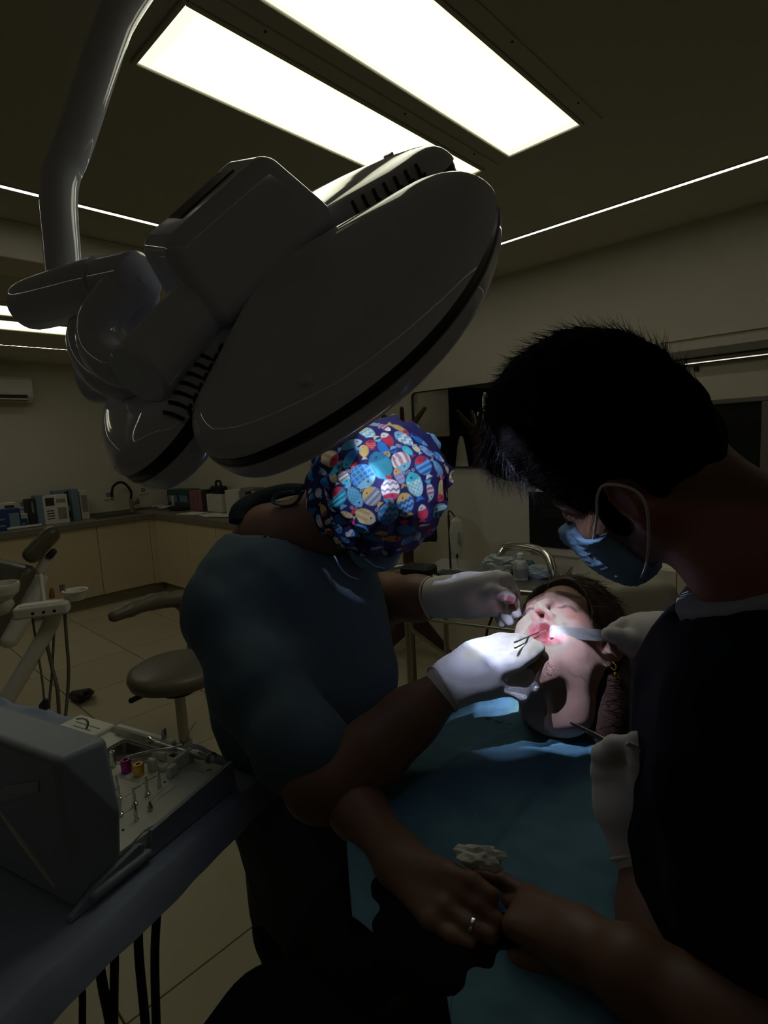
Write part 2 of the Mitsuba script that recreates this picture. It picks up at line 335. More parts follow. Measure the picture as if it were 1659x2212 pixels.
one('wall_sensor', cyl((p[0], YB, p[2]), (p[0], YB - 0.02, p[2]), 0.012, 16, 0.003), 'm_black', 'small round black sensor on the wall under the lit line', 'sensor')
dz = on(1600, 868, 1, YB)[2]; dx0, dx1 = on(1480, 900, 1, YB)[0] - 0.05, on(1649, 900, 1, YB)[0]
struct('door_1', bbox((dx0, YB - 0.03, 0), (dx1, YB, dz - 0.01), 0.003), 'm_door')
struct('trim_4', cat(bbox((dx0 - 0.1, YB - 0.05, dz - 0.005), (XR, YB, dz + 0.018), 0.003), bbox((dx1, YB - 0.05, 0), (dx1 + 0.05, YB, dz - 0.006), 0.003)), 'm_rail')

# mirror with a thin dark frame and rounded corners
mt = thing('wall_mirror', 'wide wall mirror with thin black frame reflecting the dark blue wall', 'mirror')
mA, mB = on(892, 850, 1, YB), on(1045, 1008, 1, YB)
mx0, mx1, mz0, mz1 = mA[0], mA[0] + 1.35, mB[2] - 0.005, mA[2] + 0.005
outer = sbox(mx0, mz0, mx1, mz1).buffer(-0.04).buffer(0.04); inner = outer.buffer(-0.008)
up = np.eye(4); up[:3, :3] = [[1, 0, 0], [0, 0, -1], [0, 1, 0]]; up[1, 3] = YB
obj('frame', put(prism(outer.difference(inner), 0.0, 0.024), up), 'm_black', mt)
obj('glass', put(prism(inner, 0.002, 0.014), up), 'm_mirror', mt)

# things opposite the mirror: pale cupboard on the dark blue slatted wall, seen only in the mirror
for i in range(26):
    y = -4.9 + i * 0.14
    k = numbered('wall_left_001__slat'); scene[k] = mikit.ply(bbox((XL, y, 0.02), (XL + 0.015, y + 0.11, HC - 0.02), 0.003), 'm_navy')
cu = thing('wall_cupboard', 'pale wall cupboard reflected at the left end of the mirror', 'cupboard')
obj('body', bbox((XL + 0.016, -2.03, 1.585), (XL + 0.34, -1.15, HC - 0.02), 0.004), 'm_wall', cu)

# coat stand by the mirror, with a coat
cs = thing('coat_stand', 'dark wooden coat stand with angled arms in front of the mirror', 'coat stand')
SX, SY = -2.435, 2.755
obj('post', cat(bbox((SX - 0.026, SY - 0.026, 0.25), (SX + 0.026, SY + 0.026, 1.62), 0.004), bbox((SX - 0.045, SY - 0.045, 1.56), (SX + 0.045, SY + 0.045, 1.62), 0.006)), 'm_wood', cs)
vdir = unit(on(925, 893, 1, SY) - on(880, 945, 1, SY))
for i in range(4):
    a = math.radians(42 + 90 * i); d = V(math.cos(a), math.sin(a), 0)
    arm = hull([(V(SX, SY, 1.585) + d * 0.03, 0.017), (V(SX, SY, 1.585) + d * 0.03 + V(0, 0, 0.03), 0.017), (V(SX, SY, 1.585) + d * 0.15 + V(0, 0, 0.165), 0.013)], 1)
    obj('arm', arm, 'm_wood', cs)
    leg = hull([(V(SX, SY, 0.42) + d * 0.02, 0.016), (V(SX, SY, 0.26) + d * 0.02, 0.016), (V(SX, SY, 0.016) + d * 0.30, 0.013)], 1)
    obj('leg', leg, 'm_wood', cs)
def coat(c, w, h, m, label, seed):
    n, mm = 30, 49; P = np.zeros((n, mm, 3))
    for i in range(n):
        t = i / (n - 1); hw = w * (0.12 + 0.88 * min(1, t * 1.5) ** 0.7)
        for j in range(mm):
            a = 2 * np.pi * j / (mm - 1)
            rr = 1 + 0.16 * math.sin(6 * a + seed) * t + 0.08 * math.sin(11 * a + 2 * seed) * t
            P[i, j] = c + V(math.cos(a) * hw * rr, math.sin(a) * hw * 0.55 * rr, -h * t)
    return one('hanging_coat', sheet(P, 0.003), m, label, 'coat', smooth=True)
coat(V(SX - 0.13, SY + 0.03, 1.56), 0.10, 0.85, 'm_white', 'white coat hanging from the coat stand, seen in the mirror', 1.0)
coat(V(SX + 0.14, SY - 0.02, 1.60), 0.11, 0.7, 'm_black', 'black coat hanging from the right of the coat stand', 2.0)

# second lamp of the far unit, seen in the mirror
sl = thing('far_dental_lamp', 'small pale dental lamp on a bent arm reflected in the mirror', 'dental lamp')
c0 = V(-4.0, 0.25, 1.93)
obj('arm', tube([c0 + V(0, -0.30, 0.02), c0 + V(0, -0.02, 0.16), c0 + V(0, 0.0, 0.12), c0 + V(0, 0.01, -0.05)], 0.022, 12, raw=True), 'm_white', sl, 30)
obj('head', hull([(c0 + V(0, -0.05, -0.14), 0.05), (c0 + V(0, 0.10, -0.10), 0.04), (c0 + V(0.02, -0.08, -0.06), 0.03)], 2), 'm_white', sl, 30)
obj('handle', tube([c0 + V(0, 0.10, -0.14), c0 + V(0, 0.18, -0.20), c0 + V(0, 0.24, -0.10)], 0.012, 10), 'm_white', sl, 30)
obj('pole', cyl(c0 + V(0, -0.30, 0.02), V(-4.0, -0.05, HC), 0.02, 14), 'm_white', sl)

# black panel box in a white surround on the back wall
bp = thing('wall_panel_box', 'black wall panel box in a white surround behind the assistant', 'panel box')
q0, q1 = on(1142, 1062, 1, YB - 0.03), on(1231, 1187, 1, YB - 0.03)
obj('surround', bbox((q0[0] - 0.005, YB - 0.022, q1[2] - 0.05), (q1[0] + 0.05, YB, q0[2] + 0.06), 0.003), 'm_white', bp)
obj('panel', bbox((q0[0], YB - 0.034, q1[2]), (q1[0], YB - 0.02, q0[2]), 0.003), 'm_black', bp)
for fx in (0.33, 0.70):
    obj('slot', bbox((q0[0] + (q1[0] - q0[0]) * fx, YB - 0.037, q1[2] + 0.03), (q0[0] + (q1[0] - q0[0]) * fx + 0.004, YB - 0.033, q1[2] + 0.08), 0.0005), 'm_lamp_dark', bp)
obj('display', bbox((q0[0] + 0.09, YB - 0.037, q0[2] - 0.16), (q1[0] - 0.06, YB - 0.033, q0[2] - 0.11), 0.001), 'm_lamp_dark', bp)

# ---------------------------------------------------------------- the counter along two walls
CX, CY = -6.0, 2.60                                # front edges of the worktop
wt = thing('worktop', 'dark grey laminate worktop running round the corner of the room', 'worktop')
obj('slab', prism(Polygon([(XL, -1.1), (CX, -1.1), (CX, CY), (-2.95, CY), (-2.95, YB), (XL, YB)]), 0.845, 0.90), 'm_top', wt)
sp = on(250, 1098, 2, 0.90)
obj('upstand', cat(bbox((XL, -1.1, 0.90), (XL + 0.012, YB - 0.012, 0.925), 0.002), bbox((XL, YB - 0.012, 0.90), (-2.95, YB, 0.925), 0.002)), 'm_top', wt)
def cabinet(lo, hi, doors, axis, label):
    t = thing('base_cabinet', label, 'cabinet')
    lo, hi = np.array(lo, float), np.array(hi, float)
    obj('body', bbox(lo, hi, 0.002), 'm_cab', t)
    for d0, d1 in zip(doors[:-1], doors[1:]):
        if axis == 0: obj('door', bbox((hi[0] + 0.001, d0 + 0.003, lo[2] + 0.01), (hi[0] + 0.02, d1 - 0.003, hi[2] - 0.004), 0.0015), 'm_cab', t)
        else: obj('door', bbox((d0 + 0.003, lo[1] - 0.02, lo[2] + 0.01), (d1 - 0.003, lo[1] - 0.001, hi[2] - 0.004), 0.0015), 'm_cab', t)
fx = CX - 0.045
y1, y2 = on(211, 1160, 0, fx + 0.02)[1], on(325, 1160, 0, fx + 0.02)[1]
cabinet((XL + 0.001, -1.1, 0.12), (fx, y1, 0.845), [-1.1, y1 - 2 * (y2 - y1), y1 - (y2 - y1), y1], 0, 'beige base cabinet behind the second dental chair')
cabinet((XL + 0.001, y1, 0.12), (fx, y2, 0.845), [y1, y2], 0, 'beige base cabinet with one wide door under the tap')
fy = CY + 0.045
x1, x2 = on(345, 1160, 1, fy - 0.02)[0], on(402, 1160, 1, fy - 0.02)[0]
cabinet((fx + 0.002, fy, 0.12), (-2.95, YB - 0.001, 0.845), [fx + 0.03, x2, x2 + 0.6, x2 + 1.2, -2.955], 1, 'beige base cabinets along the back wall behind the dentist')
pl = thing('cabinet_plinth', 'brown plinth strip under the beige base cabinets', 'plinth')
struct_f = obj('corner_filler', bbox((fx, y2 + 0.001, 0.12), (fx + 0.018, fy - 0.001, 0.843), 0.001), 'm_cab', pl); obj('corner_filler', bbox((fx + 0.001, fy - 0.018, 0.12), (fx + 0.031, fy - 0.0015, 0.843), 0.001), 'm_cab', pl)
obj('board', cat(bbox((fx - 0.07, -1.1, 0), (fx - 0.05, fy + 0.05, 0.12), 0.001), bbox((fx - 0.05, fy + 0.05, 0), (-2.95, fy + 0.07, 0.12), 0.001)), 'm_plinth', pl)

# tap and sink
fb = V(XL + 0.12, 2.57, 0.90)
fa = thing('kitchen_tap', 'chrome sink tap with a black gooseneck hose on the worktop', 'tap')
s = 1.0
dirb = unit(V(0.15, -1, 0))
obj('body', put(lathe([(0, 0), (0.028, 0), (0.028, 0.012), (0.02, 0.02), (0.02, 0.13), (0.017, 0.15), (0, 0.15)], 20), frame(fb, x=V(1, 0, 0), z=V(0, 0, 1))), 'm_steel_dull', fa, 30)
obj('hose', tube([fb + V(0, 0, 0.15), fb + V(0, 0, 0.24) - dirb * 0.01, fb + dirb * 0.05 + V(0, 0, 0.33), fb + dirb * 0.12 + V(0, 0, 0.35), fb + dirb * 0.19 + V(0, 0, 0.31), fb + dirb * 0.215 + V(0, 0, 0.24), fb + dirb * 0.215 + V(0, 0, 0.20)], 0.014, 12), 'm_black', fa, True)
obj('spray_head', cyl(fb + dirb * 0.215 + V(0, 0, 0.20), fb + dirb * 0.215 + V(0, 0, 0.16), 0.014, 14, 0.003), 'm_steel_dull', fa, 30)
obj('lever', hull([(fb + V(0, 0, 0.09), 0.016), (fb - dirb * 0.09 + V(0, 0, 0.095), 0.014), (fb - dirb * 0.09 + V(0, 0, 0.15), 0.006)], 1), 'm_steel', fa, 30)
sk = thing('sink', 'steel sink rim let into the worktop by the tap', 'sink')
sc = fb + dirb * 0.16 + V(0.16, 0, 0)
rim = sbox(-0.2, -0.25, 0.2, 0.25).buffer(-0.05).buffer(0.05)
obj('rim', prism(Polygon(rim.exterior.coords, [rim.buffer(-0.02).exterior.coords]), 0.0, 0.006).apply_translation((sc[0], sc[1] - 0.1, 0.90)), 'm_steel_dull', sk)
obj('basin', prism(rim.buffer(-0.02), 0.0, 0.002).apply_translation((sc[0], sc[1] - 0.1, 0.9002)), 'm_dark', sk)
p = fb + V(0.10, -0.30, 0.007); one('plug', cyl(p, p + V(0, 0, 0.012), 0.02, 14, 0.003), 'm_steel', 'round chrome plug on the sink rim', 'plug')

# sockets on the walls
def socket(px, py, axis, label):
    t = thing('wall_socket', label, 'socket')
    c = on(px, py, axis, XL if axis == 0 else YB)
    if axis == 0: M = frame(c, x=V(0, 1, 0), z=V(1, 0, 0))
    else: M = frame(c, x=V(1, 0, 0), z=V(0, -1, 0))
    obj('plate', put(cbox((0.12, 0.11, 0.012), 0.004, (0, 0, 0.006)), M), 'm_white', t)
    obj('insert', put(cbox((0.05, 0.045, 0.006), 0.002, (0, 0, 0.014)), M), 'm_grey', t)
socket(49, 1088, 0, 'white wall socket above the worktop beside the blue boxes')
socket(233, 1069, 0, 'white wall socket behind the black tap hose')
socket(308, 1058, 0, 'white wall socket right of the tap lever')

# air conditioner
ac = thing('air_conditioner', 'white wall air conditioner at the left edge of the frame', 'air conditioner')
ax = XL + 0.20; pa, pb = on(0, 806, 0, ax), on(74, 868, 0, ax)
y1 = pb[1]; y0 = y1 - 0.85; z1 = on(74, 815, 0, ax)[2]; z0 = pb[2]
prof = Polygon([(0, z0 + 0.02), (0.14, z0), (0.19, z0 + 0.05), (0.20, z0 + 0.08), (0.20, z1 - 0.03), (0.17, z1), (0, z1)])
Mx = np.eye(4); Mx[:3, :3] = [[1, 0, 0], [0, 0, -1], [0, 1, 0]]; Mx[:3, 3] = (XL, y1, 0)
obj('casing', put(prism(prof, 0, y1 - y0), Mx), 'm_white', ac)
obj('vent', bbox((XL + 0.175, y0 + 0.06, z0 + 0.012), (XL + 0.203, y1 - 0.05, z0 + 0.066), 0.002), 'm_black', ac)
obj('flap', bbox((XL + 0.18, y0 + 0.06, z0 + 0.018), (XL + 0.212, y1 - 0.05, z0 + 0.032), 0.002), 'm_white', ac)
# ================================================================ THE DENTAL LAMP
LO = V(-0.56747605, 0.39123836, 1.76159616)
LX, LN = unit(V(0.94368352, -0.15580613, -0.29186619)), unit(V(0.08896678, -0.73017619, 0.67744198))   # LN: out of the lamp's back
LY = np.cross(LN, LX); LX = np.cross(LY, LN)
RL, RC, GAP, TILT = 0.29, 0.073, 0.006, 0.144
def L3(x, y, z): return LO + LX * x + LY * y + LN * z
lamp = thing('surgical_lamp', 'large white three-petal dental lamp head on a jointed arm above the dentists', 'dental lamp')
ha = math.pi / 3
pet = Polygon([(0, 0), (3 * math.cos(-ha) * RL, 3 * math.sin(-ha) * RL), (4 * RL, 0), (3 * math.cos(ha) * RL, 3 * math.sin(ha) * RL)]).intersection(Point(0, 0).buffer(RL, 96))
pet = pet.buffer(-GAP).buffer(-RC).buffer(RC, 24)
NPT, pc = 144, V(0.165, 0.0)
def ring(inset, z):
    ext = pet.buffer(-inset) if inset > 0 else pet
    out = []
    for t in np.linspace(0, 2 * np.pi, NPT, endpoint=False):
        d = V(math.cos(t), math.sin(t)); x = LineString([pc, pc + d * 1.0]).intersection(ext.exterior)
        q = x.geoms[0] if hasattr(x, 'geoms') else x
        out.append((q.x, q.y, z))
    return np.array(out)
def petal_frame(k):
    a = k * 2 * math.pi / 3; rad = LX * math.cos(a) + LY * math.sin(a); tn = np.cross(LN, rad)
    r2 = rad * math.cos(TILT) - LN * math.sin(TILT); n2 = rad * math.sin(TILT) + LN * math.cos(TILT)
    return frame(LO, x=r2, y=tn)
back = [ring(i, z) for i, z in ((0.085, 0.009), (0.06, 0.0085), (0.04, 0.007), (0.027, 0.0045), (0.018, 0.001), (0.011, -0.004), (0.006, -0.010), (0.003, -0.015), (0.0015, -0.0195))]
band = [ring(i, z) for i, z in ((0.004, -0.0190), (0.0035, -0.0198), (0.0028, -0.027), (0.0035, -0.0342), (0.004, -0.0350))]
frnt = [ring(i, z) for i, z in ((0.0015, -0.0345), (0.002, -0.042), (0.004, -0.052), (0.008, -0.060), (0.014, -0.0645), (0.022, -0.066), (0.024, -0.064))]
lens = [ring(i, z) for i, z in ((0.024, -0.0635), (0.026, -0.0665))]
fl_ = lambda m: (m.invert(), m)[1]
back_m, band_m = fl_(loft(back)), fl_(loft(band)); frnt_m, lens_m = fl_(loft(frnt)), fl_(loft(lens))
mat('m_lens', (0.55, 0.6, 0.65), 0.1, 0.5)
SPOT_AIM = at(1182, 1372, 1.0)
for k in range(3):
    M = petal_frame(k)
    p = obj('petal', put(back_m, M), 'm_lamp', lamp, 40)
    obj('band', put(band_m, M), 'm_lamp_dark', p, 40)
    obj('front_ring', put(frnt_m, M), 'm_lamp', p, 40)
    obj('lens', put(lens_m, M), 'm_lens', p, emit=LENS_L)
    for sgn in (-1, 1):                            # vent slots along both straight sides: dark bars painted for shaded grooves
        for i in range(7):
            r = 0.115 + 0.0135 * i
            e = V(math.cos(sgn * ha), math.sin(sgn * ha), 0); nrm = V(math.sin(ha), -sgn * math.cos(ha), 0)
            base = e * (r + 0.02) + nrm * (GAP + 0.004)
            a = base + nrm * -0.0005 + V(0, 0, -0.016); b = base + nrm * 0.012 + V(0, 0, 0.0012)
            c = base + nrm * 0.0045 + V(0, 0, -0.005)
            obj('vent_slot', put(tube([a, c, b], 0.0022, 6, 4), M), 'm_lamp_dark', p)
    for (x, y) in ((0.20, 0.02), (0.235, -0.10)):
        obj('screw_cap', put(cyl((x, y, 0.002), (x, y, 0.0078), 0.007, 16, 0.001), M), 'm_lamp', p)
# hub housing
def hubp(x, y, z): return L3(x, y, z)
hub = obj('hub', hull([(hubp(x, y, z), r) for x, y, z, r in (
    (-0.066, -0.070, 0.002, 0.02), (0.038, -0.070, 0.002, 0.02), (0.038, 0.080, 0.002, 0.02), (-0.066, 0.080, 0.002, 0.02),
    (-0.050, -0.056, 0.058, 0.024), (0.014, -0.056, 0.056, 0.024), (0.014, 0.064, 0.056, 0.024), (-0.050, 0.064, 0.058, 0.024))], 3), 'm_lamp', lamp, True)
obj('label_plate', put(cbox((0.045, 0.08, 0.002), 0.001), frame(L3(-0.024, 0.008, 0.0812), x=LX, y=LY)), 'm_dark', hub)
# pivot pipe, collar, elbow, knuckle, arm
pa, pb = at(455, 640, 0.63), at(297, 818, 0.55)
obj('pivot_collar', cyl(at(475, 617, 0.645), pa + (pb - pa) * 0.06, 0.038, 36, 0.006), 'm_lamp', lamp, 40)
obj('pivot_pipe', cyl(pa, pb, 0.0325, 40, 0.004), 'm_lamp', lamp, 30)
ka, kb = at(62, 662, 0.78), at(232, 612, 0.70)
obj('joint_housing', tube([ka + unit(ka - kb) * 0.012, ka, ka + unit(kb - ka) * 0.02, kb], [0.012, 0.026, 0.0335, 0.0335], 32, 6), 'm_lamp', lamp, 40)
kc = at(304, 600, 0.66)
obj('knuckle', cyl(kb + unit(kc - kb) * 0.002, kc, 0.0305, 32, 0.004), 'm_lamp', lamp, 30)
obj('elbow', tube([at(285, 615, 0.675), at(245, 650, 0.66), at(212, 705, 0.645), at(222, 765, 0.625), at(275, 795, 0.60), at(335, 760, 0.60)], [0.024, 0.024, 0.023, 0.023, 0.023, 0.022], 24, 8), 'm_lamp', lamp, True)
obj('elbow_cover', tube([at(170, 700, 0.70), at(178, 745, 0.68), at(205, 795, 0.655), at(255, 825, 0.63), at(320, 800, 0.62)], [0.012, 0.018, 0.020, 0.020, 0.018], 20, 8), 'm_lamp', lamp, True)
obj('fork_plate', hull([(at(278, 690, 0.72), 0.012), (at(320, 655, 0.70), 0.014), (at(322, 615, 0.70), 0.012), (at(300, 740, 0.72), 0.012)], 2), 'm_lamp', lamp, True)
obj('side_handle', tube([at(172, 705, 0.74), at(180, 770, 0.74), at(192, 830, 0.735), at(212, 850, 0.73), at(255, 845, 0.72)], [0.012, 0.014, 0.014, 0.013, 0.012], 16, 8), 'm_lamp', lamp, True)
obj('arm_post', tube([at(420, -260, 0.98), at(330, -90, 0.92), at(262, 20, 0.885), at(232, 90, 0.87), at(163, 300, 0.83), at(133, 375, 0.815), at(127, 440, 0.80), at(134, 540, 0.775), at(140, 625, 0.755)], [0.031, 0.029, 0.027, 0.0265, 0.0255, 0.025, 0.0245, 0.0235, 0.023], 32, 10), 'm_lamp', lamp, True)
top = at(420, -260, 0.98)
obj('ceiling_arm', tube([top + V(0, 0, -0.005), V(top[0], top[1], min(HC, top[2] + 0.3))], 0.031, 28, 2), 'm_lamp', lamp, True)
# the beams: all before one petal, some added to light cap, glove and forelock
def spot(name, pos, aim, I, cut, beam):
    scene[name] = {'type': 'spot', 'to_world': T().look_at(origin=list(map(float, pos)), target=list(map(float, aim)), up=[0.01, 0.02, 1]),
                   'intensity': rgb(I), 'cutoff_angle': cut, 'beam_width': beam}
for i, (k, (lx_, ly_), aim, g, cut, beam) in enumerate(SPOTS):
    M = petal_frame(k); pos = (M @ np.array([lx_, ly_, -0.070, 1]))[:3]
    spot(f'lamp_beam_{i + 1}', pos, aim, np.array(LAMP_SPOT) * g, cut, beam)
# ================================================================ PEOPLE: helpers
def pts(*q): return [np.asarray(a[0], float) if len(a) == 2 else at(*a[:3]) for a in q]     # (px, py, depth, r) or (point, r)
def rad(*q): return [a[-1] for a in q]
def hand_field(P, palm, fingers, k=0.008):         # palm: quads (px, py, depth, r) joined to each other; fingers: chains of the same
    d = None
    for ch in palm:
        e = chain(P, pts(*ch), rad(*ch), 0.012); d = e if d is None else smin(d, e, 0.016)
    for ch in fingers: d = smin(d, chain(P, pts(*ch), rad(*ch), 0.004), k)
    return d
def bounds(chs, pad=0.02):
    q = np.array([p for ch in chs for p in pts(*ch)]); r = max(a[-1] for ch in chs for a in ch)
    return q.min(0) - r - pad, q.max(0) + r + pad
def smooth01(a, b, x): t = np.clip((x - a) / (b - a), 0, 1); return t * t * (3 - 2 * t)
def head_field(Q, mouth=0.0, ear=True, nose=1.0, jaw=1.0):     # Q: head-local points, x right, y forward, z up
    x, y, z = Q[..., 0], Q[..., 1], Q[..., 2]; S = np.stack([np.abs(x), y, z], -1); op = 0.024 * mouth
    d = sd_ell(Q, (0, -0.012, 0.030), (0.0735, 0.094, 0.088))
    d = smin(d, sd_ell(Q, (0, 0.032, -0.032), (0.060, 0.060, 0.076)), 0.03)
    d = smin(d, sd_cap(S, (0.050, -0.002, -0.055), (0.016, 0.066, -0.104 - op), 0.019, 0.017 * jaw), 0.022)
    d = smin(d, sd_cap(S, (0.0, 0.072, -0.110 - op), (0.010, 0.072, -0.110 - op), 0.018, 0.018), 0.015)
    d = smin(d, sd_cap(S, (0.008, 0.083, 0.021), (0.042, 0.068, 0.022), 0.012, 0.012), 0.012)
    d = smin(d, sd_ell(S, (0.043, 0.052, -0.032), (0.022, 0.026, 0.020)), 0.02)
    d = smax(d, -sd_ell(S, (0.032, 0.103, -0.002), (0.022, 0.020, 0.014)), 0.010)
    d = smin(d, sd_ell(S, (0.032, 0.073, -0.001), (0.0160, 0.0150, 0.0125)), 0.004)
    d = smin(d, sd_cap(Q, (0, 0.086, 0.008), (0, 0.085 + 0.024 * nose, -0.032), 0.008, 0.0105), 0.008)
    d = smin(d, sd_ell(S, (0.012, 0.094, -0.038), (0.008, 0.012, 0.008)), 0.005)
    d = smax(d, -sd_ell(S, (0.0068, 0.101, -0.046), (0.0042, 0.007, 0.006)), 0.002)
    if mouth:
        mz = -0.080; A = np.abs(x + 0.004)
        ring = np.hypot(np.hypot(x / 1.12, (z - mz) / 1.08) - 0.0305, (y - 0.083 + 9 * x * x)) - 0.0058
        d = smin(d, ring, 0.008)
        d = smax(d, -sd_ell(Q, (0, 0.084, mz), (0.0305, 0.060, 0.0295)), 0.004)
        d = smin(d, sd_ell(Q, (0, 0.036, mz - 0.020), (0.022, 0.030, 0.010)), 0.004)      # tongue
    else:
        d = smin(d, sd_ell(Q, (0, 0.088, -0.066), (0.022, 0.010, 0.0065)), 0.006); d = smin(d, sd_ell(Q, (0, 0.087, -0.078), (0.019, 0.010, 0.007)), 0.006)
        d = smax(d, -sd_ell(Q, (0, 0.100, -0.0715), (0.022, 0.010, 0.0012)), 0.002)
    if ear:
        E = S - V(0.0745, -0.014, -0.012); c, s = math.cos(0.5), math.sin(0.5)
        E = np.stack([E[..., 0] * c + E[..., 1] * s, -E[..., 0] * s + E[..., 1] * c, E[..., 2]], -1)
        rim = np.hypot(np.hypot(E[..., 1] / 0.62, E[..., 2] * 1.0 - 0.004) - 0.024, E[..., 0] - 0.010) - 0.0042
        e = smin(sd_ell(E, (0.004, 0.0, 0.0), (0.0062, 0.015, 0.027)), rim, 0.004)
        e = smin(e, sd_ell(E, (0.006, 0.006, -0.030), (0.0052, 0.008, 0.011)), 0.005)
        d = smin(d, e, 0.005)
    return d
def paint(v, base, zones):                        # vertex colours: base, then (mask 0..1, colour)
    c = np.tile(np.asarray(base, float), (len(v), 1))
    for m, col in zones: c = c * (1 - m[:, None]) + np.asarray(col, float) * m[:, None]
    return c
def blob(Q, c, r, soft=0.4): return 1 - smooth01(1 - soft, 1 + soft * 0.3, np.linalg.norm((Q - np.asarray(c)) / np.asarray(r), axis=-1))
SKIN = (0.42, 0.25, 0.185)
SHADED_SKIN = (0.17, 0.085, 0.050)  # skin darkened: shade on arms, hands and necks put into the colour
mat('m_skin', None, 0.5, 0.35, tex=VC)
mat('m_glove', (0.66, 0.63, 0.60), 0.5, 0.3, tex=VC)
mat('m_hair', (0.004, 0.003, 0.003), 0.9, 0.04)
mat('m_hair_brown', (0.030, 0.014, 0.008), 0.45, 0.3)
GLOVE = (0.64, 0.60, 0.57)
def strands(n, roots, dirs, length, r, seed, bend=None, seg=4, curl=0.15):
    g = np.random.default_rng(seed); vs, fs = [], []; o = 0
    ang = np.array([0, 2.09, 4.19])
    pick = g.integers(0, len(roots), n)
    for i in pick:
        p = roots[i]; d = unit(dirs[i] + g.normal(0, curl, 3)); L = length * g.uniform(0.6, 1.2); b = bend if bend is not None else V(0, 0, 0)
        a = unit(np.cross(d, g.normal(0, 1, 3))); c = np.cross(d, a)
        for s in range(seg + 1):
            t = s / seg; q = p + d * L * t + b * (L * t * t); rr = r * (1 - 0.75 * t)
            vs.append(q + rr * (np.cos(ang)[:, None] * a + np.sin(ang)[:, None] * c))
            if s < seg:
                k = o + s * 3
                for j in range(3): fs += [(k + j, k + (j + 1) % 3, k + 3 + (j + 1) % 3), (k + j, k + 3 + (j + 1) % 3, k + 3 + j)]
        o += (seg + 1) * 3
    return trimesh.Trimesh(np.vstack(vs), np.array(fs), process=False)

# ================================================================ THE PATIENT
pat = thing('person', 'woman with brown hair reclining under a blue drape with her mouth held open', 'person')
PH = V(-0.431, 0.900, 1.180)
_f, _u0 = cam_vec(-0.455, -0.815, -0.36), cam_vec(0.44, -0.53, 0.72)
PF = unit(_f); PU = unit(_u0 - PF * (_u0 @ PF)); PX = np.cross(PF, PU)
PR = np.array([PX, PF, PU])                        # rows: the head's axes in the world
neck0, neck1, neck2 = PH + PR.T @ V(0, 0.0, -0.06), at(1196, 1480, 0.930), at(1188, 1560, 0.985)
def patient_head(P):
    Q = (P - PH) @ PR.T
    d = head_field(Q, 1.0)
    n = sd_cap(P, neck0, neck1, 0.050, 0.053); n = smin(n, sd_cap(P, neck1, neck2, 0.053, 0.056), 0.02)
    n = smin(n, sd_cap(P, at(1262, 1420, 0.93), at(1237, 1540, 0.90), 0.010, 0.009), 0.02)       # the tendon at the side of the neck
    n = smin(n, sd_cap(P, PH + PR.T @ V(0, 0.066, -0.122), at(1190, 1530, 0.903), 0.033, 0.039), 0.04); n = smin(n, sd_cap(P, PH + PR.T @ V(-0.036, 0.030, -0.088), at(1236, 1535, 0.897), 0.026, 0.027), 0.04)      # the flesh under the chin
    return smin(d, n, 0.036)
hm = relax(net(patient_head, PH - V(0.15, 0.185, 0.17), PH + V(0.15, 0.15, 0.14), 0.0027), 3)
Q = (hm.vertices - PH) @ PR.T
mq = Q - V(0, 0.084, -0.079)
lip = 1 - smooth01(0.032, 0.038, np.hypot(mq[:, 0] / 1.12, mq[:, 2] / 1.08)); lip *= smooth01(0.05, 0.065, Q[:, 1]) 
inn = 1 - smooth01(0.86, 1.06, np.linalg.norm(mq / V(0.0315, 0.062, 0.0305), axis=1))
brow = np.maximum(*[1 - smooth01(0.0035, 0.0075, sd_cap(Q, (s * 0.014, 0.094, 0.0225), (s * 0.046, 0.078, 0.0245), 0.002, 0.001)) for s in (-1, 1)])
lash = np.maximum(*[1 - smooth01(0.0012, 0.003, np.abs(Q[:, 2] + 0.0065 + 4 * (np.abs(Q[:, 0]) - 0.032) ** 2 * 4) + np.maximum(np.abs(np.abs(Q[:, 0]) - 0.032) - 0.014, 0)) for s in (1, 1)]) * (Q[:, 1] > 0.06)
spots = np.maximum(blob(Q, (-0.042, 0.075, -0.030), (0.009, 0.02, 0.007)), np.maximum(blob(Q, (-0.035, 0.08, -0.046), (0.005, 0.02, 0.004)), 0.7 * blob(Q, (-0.054, 0.06, -0.028), (0.008, 0.02, 0.010))))
grain = 0.5 + 0.5 * nz(hm.vertices, 160, 3.0)
blood = np.clip(inn * 0.3 + 0.7 * lip * (grain > 0.55), 0, 1)
pc_ = paint(hm.vertices, SKIN, [(0.12 * grain, (0.40, 0.17, 0.11)), (0.5 * spots, (0.35, 0.05, 0.03)), (0.5 * blob(Q, (-0.045, 0.06, -0.02), (0.03, 0.04, 0.02)), (0.48, 0.19, 0.13)),
    (0.75 * lip, (0.36, 0.085, 0.085)), (inn, (0.22, 0.05, 0.05)), (0.7 * inn * smooth01(-0.085, -0.06, Q[:, 2]) * (grain > 0.35), (0.33, 0.15, 0.14)), (inn * (1 - smooth01(0.035, 0.072, Q[:, 1])), (0.05, 0.006, 0.006)), (0.75 * inn * (nz(hm.vertices, 110, 7.0) > 0.12), (0.075, 0.005, 0.005)), (0.5 * lip * (grain > 0.6), (0.20, 0.015, 0.015)), (0.8 * brow, (0.06, 0.03, 0.02)), (0.75 * lash, (0.05, 0.025, 0.02))])  # the deep mouth is darkened: its shade is put into the colour
